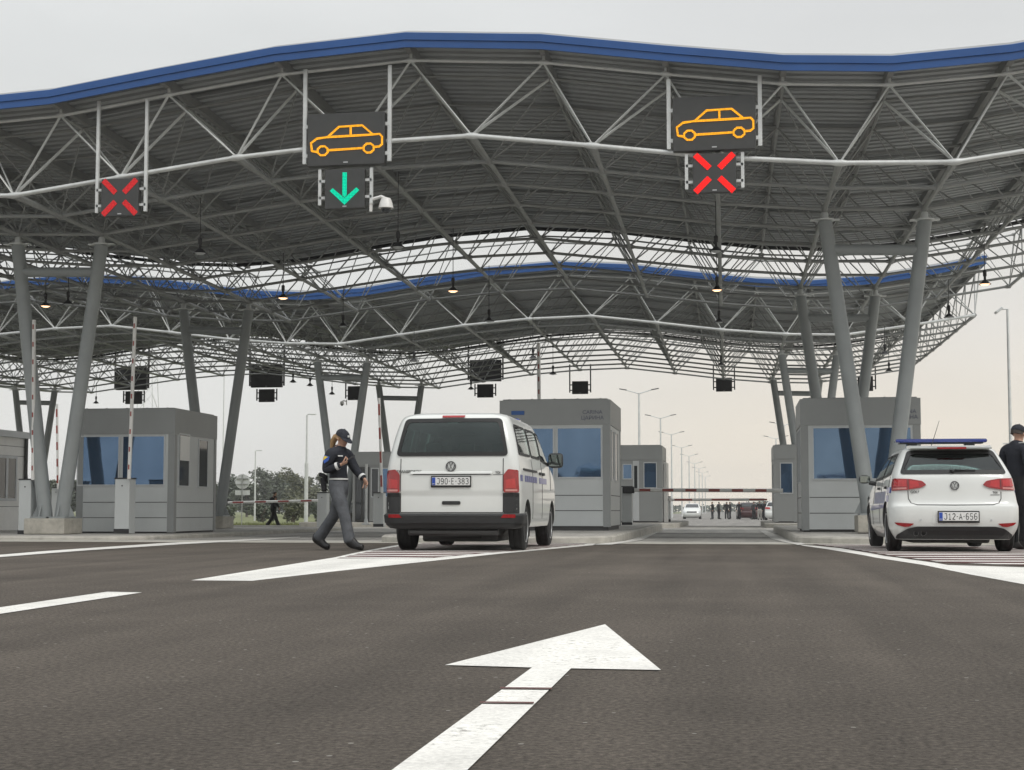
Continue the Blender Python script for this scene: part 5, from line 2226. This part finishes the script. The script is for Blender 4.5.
# ------------------------------------------------------------------ people
MT.update(
    skin=M("skin", (.46, .27, .19), .55, 0, .08, 14),
    navy=M("navy_uniform_cloth", (.012, .014, .022), .8, 0, .25, 18, .9, 13),
    greypants=M("grey_uniform_trousers", (.088, .094, .104), .85, 0, .28, 9, .9, 12),
    blackcloth=M("black_cloth", (.011, .011, .013), .85, 0, .25, 16, .5, 50),
    greycloth=M("dark_grey_cloth", (.035, .036, .04), .85, 0, .2, 16, .4, 50),
    palecloth=M("pale_cloth", (.40, .38, .35), .85, 0, .12, 16, .4, 50),
    boot=M("black_leather", (.012, .011, .011), .4, 0, .2, 20),
    hair_b=M("blond_hair", (.36, .22, .10), .6, 0, .3, 60, stretch=(1, 1, .2)),
    hair_d=M("dark_hair", (.03, .022, .016), .6, 0, .3, 60),
    band=M("white_reflective_band", (.62, .63, .62), .4),
    patch_y=M("yellow_cloth_patch", (.75, .55, .06), .7),
    patch_b=M("blue_cloth_patch", (.03, .10, .42), .7),
    eye=M("eye_white", (.7, .7, .68), .3),
    lip=M("lips", (.34, .13, .11), .5),
)


def skin_mesh(name, pts, edges, mat, parent, sub=2, org=(0, 0, 0)):
    """pts: {name: ((x, y, z), radius or (rx, ry))}; a continuous tapered surface grown round the joints"""
    keys = list(pts)
    ix = {k: i for i, k in enumerate(keys)}
    me = bpy.data.meshes.new(name)
    me.from_pydata([tuple(pts[k][0]) for k in keys], [(ix[a], ix[b]) for a, b in edges], [])
    o = bpy.data.objects.new(name, me)
    COL.objects.link(o)
    md = o.modifiers.new("skin", 'SKIN')
    md.use_smooth_shade = True
    for i, k in enumerate(keys):
        r = pts[k][1]
        sv = me.skin_vertices[0].data[i]
        sv.radius = (r, r) if not isinstance(r, tuple) else r
        sv.use_root = i == 0
    s = o.modifiers.new("sub", 'SUBSURF')
    s.levels = sub
    s.render_levels = sub
    bpy.context.view_layer.update()
    m2 = bpy.data.meshes.new_from_object(o.evaluated_get(bpy.context.evaluated_depsgraph_get()))
    o.modifiers.clear()
    o.data = m2
    bpy.data.meshes.remove(me)
    m2.name = name
    m2.materials.clear()
    m2.materials.append(mat)
    m2.shade_smooth()
    if parent:
        o.parent = parent
    return o


V = Vector


def person(label, loc, rz, P, top, legs, bootm, size=1.0, group=None, detail=True, woman=False, capm=None, hair=None, fat=1.0, coat=False):
    t = thing("person", label, "person", loc, rz, group)
    J = {k: V(v) for k, v in P.items() if isinstance(v, tuple)}
    f = fat
    B = {}
    B['pelvis'] = (J['pelvis'], .105 * f)
    B['waist'] = (J['waist'], .10 * f)
    B['chest'] = (J['chest'], .10 * f)
    B['neckb'] = (J['neckb'], .07)
    B['neck'] = (J['neck'], .055)
    hd = J['head']
    up = (hd - J['neck']).normalized()
    fw = J['look'].normalized()
    B['jaw'] = (hd + up * -.045 + fw * .022, .068)
    B['skull'] = (hd + up * .035, .092)
    B['crown'] = (hd + up * .085 - fw * .006, .070)
    E = [('pelvis', 'waist'), ('waist', 'chest'), ('chest', 'neckb'), ('neckb', 'neck'), ('neck', 'jaw'), ('jaw', 'skull'), ('skull', 'crown')]
    for s in 'RL':
        B['sh' + s] = (J['sh' + s], .045)
        B['el' + s] = (J['el' + s], .034)
        B['wr' + s] = (J['wr' + s], .028)
        B['hp' + s] = (J['hp' + s], .088 * f)
        B['kn' + s] = (J['kn' + s], .058)
        B['an' + s] = (J['an' + s], .042)
        E += [('chest' if False else 'neckb', 'sh' + s), ('sh' + s, 'el' + s), ('el' + s, 'wr' + s), ('pelvis', 'hp' + s), ('hp' + s, 'kn' + s), ('kn' + s, 'an' + s)]
    skin_mesh("body", B, E, MT['skin'], t, 2)
    # jacket: torso and sleeves
    T = {'hem0': (J['pelvis'] - V((0, 0, .03)), .125 * f), 'waist0': (J['pelvis'] + V((0, 0, .07)), (.135 * f, .155 * f)), 'waist': (J['waist'], (.13 * f, .15 * f)), 'chest': (J['chest'], (.145 * f, .17 * f)),
         'up': (J['neckb'] - V((0, 0, .055)), .12), 'col': (J['neckb'] + up * .03, .088), 'col2': (J['neckb'] + up * .085, .080)}
    TE = [('hem0', 'waist0'), ('col', 'col2'), ('waist0', 'waist'), ('waist', 'chest'), ('chest', 'up'), ('up', 'col')]
    if coat:
        T['hem'] = (J['pelvis'] - V((0, 0, .18)), (.14 * f, .17 * f))
        TE.append(('hem', 'hem0'))
    for s in 'RL':
        e = J['el' + s]
        T['sh' + s] = (J['sh' + s], .098)
        T['in' + s] = ((J['neckb'] - V((0, 0, .055))).lerp(J['sh' + s], .5), .105)
        T['ua' + s] = (J['sh' + s].lerp(e, .5), .082)
        T['el' + s] = (e, .066)
        T['fa' + s] = (e.lerp(J['wr' + s], .5), .058)
        T['wr' + s] = (J['wr' + s], .047)
        TE += [('up', 'in' + s), ('in' + s, 'sh' + s), ('sh' + s, 'ua' + s), ('ua' + s, 'el' + s), ('el' + s, 'fa' + s), ('fa' + s, 'wr' + s)]
    skin_mesh("jacket", T, TE, top, t, 2)
    # trousers
    G = {'pelvis': (J['pelvis'] + V((0, 0, -.02)), .145 * f), 'top': (J['pelvis'] + V((0, 0, .10)), .135 * f), 'top2': (J['pelvis'] + V((0, 0, .16)), .11 * f)}
    GE = [('pelvis', 'top'), ('top', 'top2')]
    for s in 'RL':
        G['hp' + s] = (J['hp' + s] - V((0, 0, .06)), .118 * f)
        G['th' + s] = (J['hp' + s].lerp(J['kn' + s], .5), .108 * f)
        G['kn' + s] = (J['kn' + s], .088)
        G['sn' + s] = (J['kn' + s].lerp(J['an' + s], .5), .086)
        G['an' + s] = (J['kn' + s].lerp(J['an' + s], .86), .092)
        G['cuff' + s] = (J['kn' + s].lerp(J['an' + s], .99), .092)
        GE += [('pelvis', 'hp' + s), ('hp' + s, 'th' + s), ('th' + s, 'kn' + s), ('kn' + s, 'sn' + s), ('sn' + s, 'an' + s), ('an' + s, 'cuff' + s)]
    skin_mesh("trousers", G, GE, legs, t, 2)
    for s in 'RL':
        a, b = J['an' + s], J['toe' + s]
        d = (b - a)
        d.z = 0
        d.normalize()
        heel = a - d * .05 - V((0, 0, a.z - b.z)) * .55
        K = {'top': (a + V((0, 0, .13)), .060), 'a': (a + V((0, 0, .035)), .068), 'm': (a.lerp(b, .55) + V((0, 0, .006)), .056), 't': (b + d * .01, .056), 't2': (b + d * .06 - V((0, 0, .004)), .044), 'h': (V((heel.x, heel.y, max(.055, a.z - .05))), .066)}
        skin_mesh("boot", K, [('top', 'a'), ('a', 'm'), ('m', 't'), ('t', 't2'), ('a', 'h')], bootm, t, 2)
    # head details
    side = up.cross(fw).normalized()
    m = MB()
    c = hd + fw * .088 - up * .012
    m.rings([[c + up * .035 - fw * .012 + side * .006, c + up * .035 - fw * .012 - side * .006, c + up * .03 - fw * .02], [c + fw * .016 - up * .012 + side * .014, c + fw * .016 - up * .012 - side * .014, c - fw * .02 - up * .02]])
    m.build("nose", MT['skin'], t, org=O0)
    for s in (-1, 1):
        m = MB()
        m.ball(hd + side * s * .086 - fw * .005 - up * .005, .028, 8, (.5, .5, 1))
        m.build("ear", MT['skin'], t, smooth=60, org=O0)
        if detail:
            m = MB()
            m.ball(hd + side * s * .032 + fw * .076 + up * .012, .011, 8)
            m.build("eye", MT['eye'], t, smooth=60, org=O0)
    if detail:
        m = MB()
        m.box(hd + fw * .082 - up * .052, (.012, .045, .010), rz=math.atan2(fw.y, fw.x), bev=.004)
        m.build("mouth", MT['lip'], t, org=O0)
    if hair:
        m = MB()
        rings = []
        for i in range(6):
            u = i / 5
            rings.append([hd + up * (.115 * math.cos(u * 1.7)) - fw * .012 + (side * math.cos(a) * .097 + fw * math.sin(a) * .104) * max(.05, math.sin(u * 1.7)) - fw * .012 * u
                          for a in [2 * PI * k / 14 for k in range(14)] if True])
        rings = [[q if (q - hd).dot(fw) < .05 or i < 4 else q + up * .05 - fw * .01 for q in r] for i, r in enumerate(rings)]
        m.rings(rings)
        if woman:
            b = hd - fw * .09 + up * .02
            m.sweep([b, b - fw * .05 - up * .05, b - fw * .085 - up * .13, b - fw * .075 - up * .21, b - fw * .05 - up * .26], [.035, .05, .045, .034, .012], 9)
        m.build("hair", hair, t, smooth=60, org=O0)
    if capm:
        m = MB()
        rings = []
        for i in range(7):
            u = i / 6 * 1.55
            rings.append([hd + up * (.035 + .105 * math.cos(u)) + (side * math.cos(a) * .105 + fw * (math.sin(a) * .116 - .006)) * max(.04, math.sin(u)) for a in [2 * PI * k / 18 for k in range(18)]])
        m.rings(rings)
        m.lathe([(.009, 0), (.009, .01), (.001, .012)], hd + up * .14, 'Z', 8)
        k = m.build("cap", capm, t, smooth=60, org=O0)
        m = MB()
        br = []
        for i in range(9):
            a = -1.15 + 2.3 * i / 8
            p0 = hd + up * .040 + side * math.sin(a) * .104 + fw * (math.cos(a) * .112 - .008)
            p1 = p0 + (fw * (.075 * math.cos(a * .9)) - up * .030 * math.cos(a)) + side * math.sin(a) * .006
            br.append([p0, p0 + up * .008, p1 + up * .006, p1])
        m.rings(br)
        m.build("cap_peak", capm, k, org=O0)
        m = MB()
        m.box(hd + up * .085 + fw * .108, (.012, .035, .03), rz=math.atan2(fw.y, fw.x), bev=.004)
        m.build("cap_badge", MT['band'], k, org=O0)
    # hands with five fingers
    for s in 'RL':
        w, tip = J['wr' + s], J['ha' + s]
        d = (tip - w).normalized()
        n = P.get('palm' + s)
        n = V(n).normalized() if n else V((0, 1 if s == 'R' else -1, 0))
        sd = d.cross(n).normalized()
        n = sd.cross(d).normalized()
        curl = P.get('curl' + s, .5)
        m = MB()
        pr = []
        for u, a, b in ((-.01, .026, .022), (.03, .036, .020), (.065, .042, .018), (.088, .038, .014)):
            pr.append([w + d * u + sd * math.cos(2 * PI * k / 10) * a + n * math.sin(2 * PI * k / 10) * b for k in range(10)])
        m.rings(pr)
        for k, ln in enumerate((.062, .074, .080, .070)):
            b = w + d * .080 + sd * (-.030 + .020 * k)
            q = [b]
            ang = 0
            for seg in (.42, .33, .25):
                ang += curl * .75
                dd = d * math.cos(ang) + n * math.sin(ang)
                q.append(q[-1] + dd * ln * seg)
            m.sweep(q, [.0095, .009, .0085, .007], 7)
        b = w + d * .03 + sd * .034
        q = [b, b + (d * .6 + sd * .6 + n * .3) * .035, b + (d * .9 + sd * .5 + n * .6) * .058, b + (d * 1.1 + sd * .2 + n * .9) * .072]
        m.sweep(q, [.013, .011, .0095, .007], 7)
        m.build("hand", MT['skin'], t, smooth=60, org=O0)
    t.scale = (size, size, size)
    return t, J, up, fw, side


def officer_kit(t, J, arm, vis=True):
    m = MB()                                   # belt
    c = J['pelvis'] + V((0, 0, .075))
    m.rings([[c + V((.128 * math.cos(a), .142 * math.sin(a), z)) for a in [2 * PI * k / 24 for k in range(24)]] for z in (-.022, .022)], True, False)
    b = m.build("belt", MT['blackcloth'], t, org=O0)
    m = MB()
    m.rings([[c + V((.131 * math.cos(a), .145 * math.sin(a), z)) for a in [2 * PI * k / 24 - .0 for k in range(24)]] for z in (-.010, .014)], True, False)
    m.build("belt_band", MT['band'], b, org=O0)
    for s in 'RL':                             # cuff bands
        e, w = J['el' + s], J['wr' + s]
        d = (w - e).normalized()
        m = MB()
        m.tube(w - d * .075, w - d * .035, .058, .055, 14, False)
        m.build("cuff_band", MT['band'], t, org=O0)
    sh, e = J['sh' + arm], J['el' + arm]       # sleeve badge
    d = (e - sh).normalized()
    o = V((0, -1 if arm == 'R' else 1, 0))
    o = (o - d * o.dot(d)).normalized()
    x = d.cross(o).normalized()
    c = sh + d * .115 + o * .073
    poly = [(-.042, -.05), (.042, -.05), (.044, .01), (.0, .062), (-.044, .01)]
    m = MB()
    m.prism(poly, lambda p: c + x * p[0] + d * p[1] - o * .006, lambda p: c + x * p[0] + d * p[1] + o * .008)
    k = m.build("sleeve_badge", MT['patch_b'], t, org=O0)
    m = MB()
    m.prism([(-.026, -.040), (.036, -.040), (.036, .03)], lambda p: c + x * p[0] + d * p[1] + o * .006, lambda p: c + x * p[0] + d * p[1] + o * .011)
    m.build("yellow_triangle", MT['patch_y'], k, org=O0)


# walking policewoman
WPOS = at(339.5, 549, 20.3)
W_ = dict(pelvis=(-.02, 0, .93), waist=(-.035, 0, 1.08), chest=(-.03, 0, 1.27), neckb=(-.015, 0, 1.415), neck=(.01, 0, 1.48), head=(.035, 0, 1.575), look=(.86, -.22, -.44),
          shR=(-.045, -.175, 1.375), elR=(-.115, -.230, 1.115), wrR=(.125, -.185, 1.205), haR=(.21, -.13, 1.25), palmR=(.0, .3, .9), curlR=.8,
          shL=(.0, .175, 1.375), elL=(.125, .225, 1.135), wrL=(.305, .16, 1.005), haL=(.365, .14, .925), palmL=(-.5, -.7, 0), curlL=.45,
          hpR=(-.015, -.085, .90), hpL=(-.02, .085, .90), knR=(.13, -.09, .50), anR=(.235, -.095, .095), toeR=(.40, -.105, .05),
          knL=(-.14, .09, .50), anL=(-.43, .09, .135), toeL=(-.28, .095, .045))
wom, J, up, fw, sd = person("policewoman in navy jacket and grey trousers walking while looking at a phone", (WPOS.x, 20.3, g(20.3)), R(-16), W_, MT['navy'], MT['greypants'], MT['boot'], 1.015, None, True, True, MT['navy'], MT['hair_b'], 1.0)
officer_kit(wom, J, 'R')
m = MB()
c = V((-.19, -.13, .93))
m.box(c, (.075, .06, .20), mat=Matrix.Rotation(R(-8), 3, 'Y'), bev=.02)
m.box(c + V((-.015, -.01, .13)), (.11, .045, .055), mat=Matrix.Rotation(R(20), 3, 'Y'), bev=.015)
m.box(c + V((.03, .03, .07)), (.03, .03, .12), bev=.01)
m.build("holster", MT['blackcloth'], wom, org=O0)
m = MB()
m.box((.085, -.135, 1.33), (.012, .075, .018), rz=R(-38), bev=.004)
m.build("name_tag", MT['band'], wom, org=O0)
hp = Matrix.Rotation(R(-16), 4, 'Z') @ V((.245, -.125, 1.315))
m = MB()
pc = V((WPOS.x, 20.3, g(20.3))) + hp
m.box(pc, (.15, .074, .012), mat=Matrix.Rotation(R(-28), 3, 'Y') @ Matrix.Rotation(R(25), 3, 'X'), bev=.004)
ph = m.build("phone", MT['black'], org=tuple(pc))
tag(ph, "black mobile phone held up in the hand of the walking policewoman", "phone")

# policeman cut by the right edge of the picture
MPOS = at(1019.5, 549, 22.4)
M_ = dict(pelvis=(0, 0, .97), waist=(-.01, 0, 1.12), chest=(-.005, 0, 1.33), neckb=(.0, 0, 1.495), neck=(.02, 0, 1.56), head=(.035, 0, 1.665), look=(.95, .10, -.25),
          shR=(-.02, -.205, 1.45), elR=(-.06, -.27, 1.17), wrR=(.16, -.17, 1.10), haR=(.26, -.10, 1.12), palmR=(0, .4, .8), curlR=.6,
          shL=(-.02, .205, 1.45), elL=(-.04, .27, 1.17), wrL=(.18, .17, 1.12), haL=(.28, .11, 1.14), palmL=(0, -.4, .8), curlL=.6,
          hpR=(0, -.095, .93), hpL=(0, .095, .93), knR=(.02, -.11, .50), knL=(.02, .12, .50), anR=(-.01, -.12, .09), anL=(-.01, .13, .09), toeR=(.17, -.14, .04), toeL=(.17, .15, .04))
mal, J, up, fw, sd = person("policeman in black uniform and cap standing behind the police car at the right edge", (MPOS.x, 22.4, g(22.4)), R(34), M_, MT['navy'], MT['blackcloth'], MT['boot'], 1.03, None, True, False, MT['navy'], MT['hair_d'], 1.08)
officer_kit(mal, J, 'R')
for s, y in (('R', -1), ('L', 1)):
    m = MB()
    m.box(J['sh' + s] + V((-.02, -y * .05, .082)), (.05, .12, .012), bev=.004)
    m.build("epaulette", MT['band'], mal, org=O0)

# man walking beyond the left booths
BPOS = at(273.5, 528, 69.5)
BPOS.z = g(69.5)
B_ = dict(W_)
B_.update(pelvis=(0, 0, .92), waist=(-.01, 0, 1.08), chest=(0, 0, 1.29), neckb=(.02, 0, 1.44), neck=(.035, 0, 1.50), head=(.055, 0, 1.60), look=(1, -.1, -.15),
          elR=(-.05, -.26, 1.12), wrR=(.14, -.16, 1.30), haR=(.13, -.10, 1.42), elL=(.06, .25, 1.12), wrL=(.20, .17, .95), haL=(.24, .16, .86), knL=(-.08, .09, .49), anL=(-.36, .09, .12), toeL=(-.22, .09, .04), knR=(.14, -.09, .49), anR=(.30, -.09, .09), toeR=(.46, -.1, .04))
person("man in a black suit walking beyond the lowered barrier in front of the trees", BPOS, R(-5), B_, MT['blackcloth'], MT['blackcloth'], MT['boot'], 1.04, None, False, False, None, MT['hair_d'], 1.05, True)

# small figures of the crowd on the far road
S_ = dict(M_)
S_.update(elR=(-.02, -.29, 1.16), wrR=(.06, -.27, .92), haR=(.08, -.25, .83), elL=(-.02, .29, 1.16), wrL=(.06, .27, .92), haL=(.08, .25, .83))
for px, Y, rz, tp_, lg, l in (
        (712.5, 150, 200, 'blackcloth', 'greycloth', "leftmost figure of the far crowd, in black, right of the lone white car"),
        (718.8, 151, 20, 'greycloth', 'blackcloth', "second figure from the left in the far crowd, in dark grey"),
        (726.8, 153, 90, 'blackcloth', 'blackcloth', "left one of the close middle pair in the far crowd, in black"),
        (730.2, 151, 170, 'blackcloth', 'greycloth', "right one of the close middle pair in the far crowd, in grey trousers"),
        (739.3, 149, 250, 'blackcloth', 'blackcloth', "figure in black standing just left of the dark red car"),
        (754, 146, 120, 'greycloth', 'blackcloth', "figure at the right side of the dark red car"),
        (759.8, 138, 90, 'blackcloth', 'palecloth', "figure in black jacket and pale trousers right of the dark red car"),
        (764.5, 140, 60, 'blackcloth', 'blackcloth', "figure in black beside the half hidden white car")):
    p = at(px, 515, Y)
    person(l, (p.x, Y, g(Y)), R(rz), S_, MT[tp_], MT[lg], MT['boot'], 1.0, "people standing on the far road", False, False, None, MT['hair_d'], 1.08)
# ------------------------------------------------------------------ thin haze over the plain
hm = bpy.data.materials.new("haze")
hm.use_nodes = True
n_ = hm.node_tree
for q in list(n_.nodes):
    if q.type == 'BSDF_PRINCIPLED':
        n_.nodes.remove(q)
pv = n_.nodes.new("ShaderNodeVolumePrincipled")
pv.inputs["Color"].default_value = (.97, .98, 1.0, 1)
pv.inputs["Density"].default_value = HAZE
pv.inputs["Anisotropy"].default_value = .0
n_.links.new(pv.outputs["Volume"], n_.nodes["Material Output"].inputs["Volume"])
m = MB()
m.box((0, 420, 10.5), (1500, 1000, 25))
hz = m.build("haze", hm, None, org=(0, 0, 0))
hz["kind"] = "stuff"
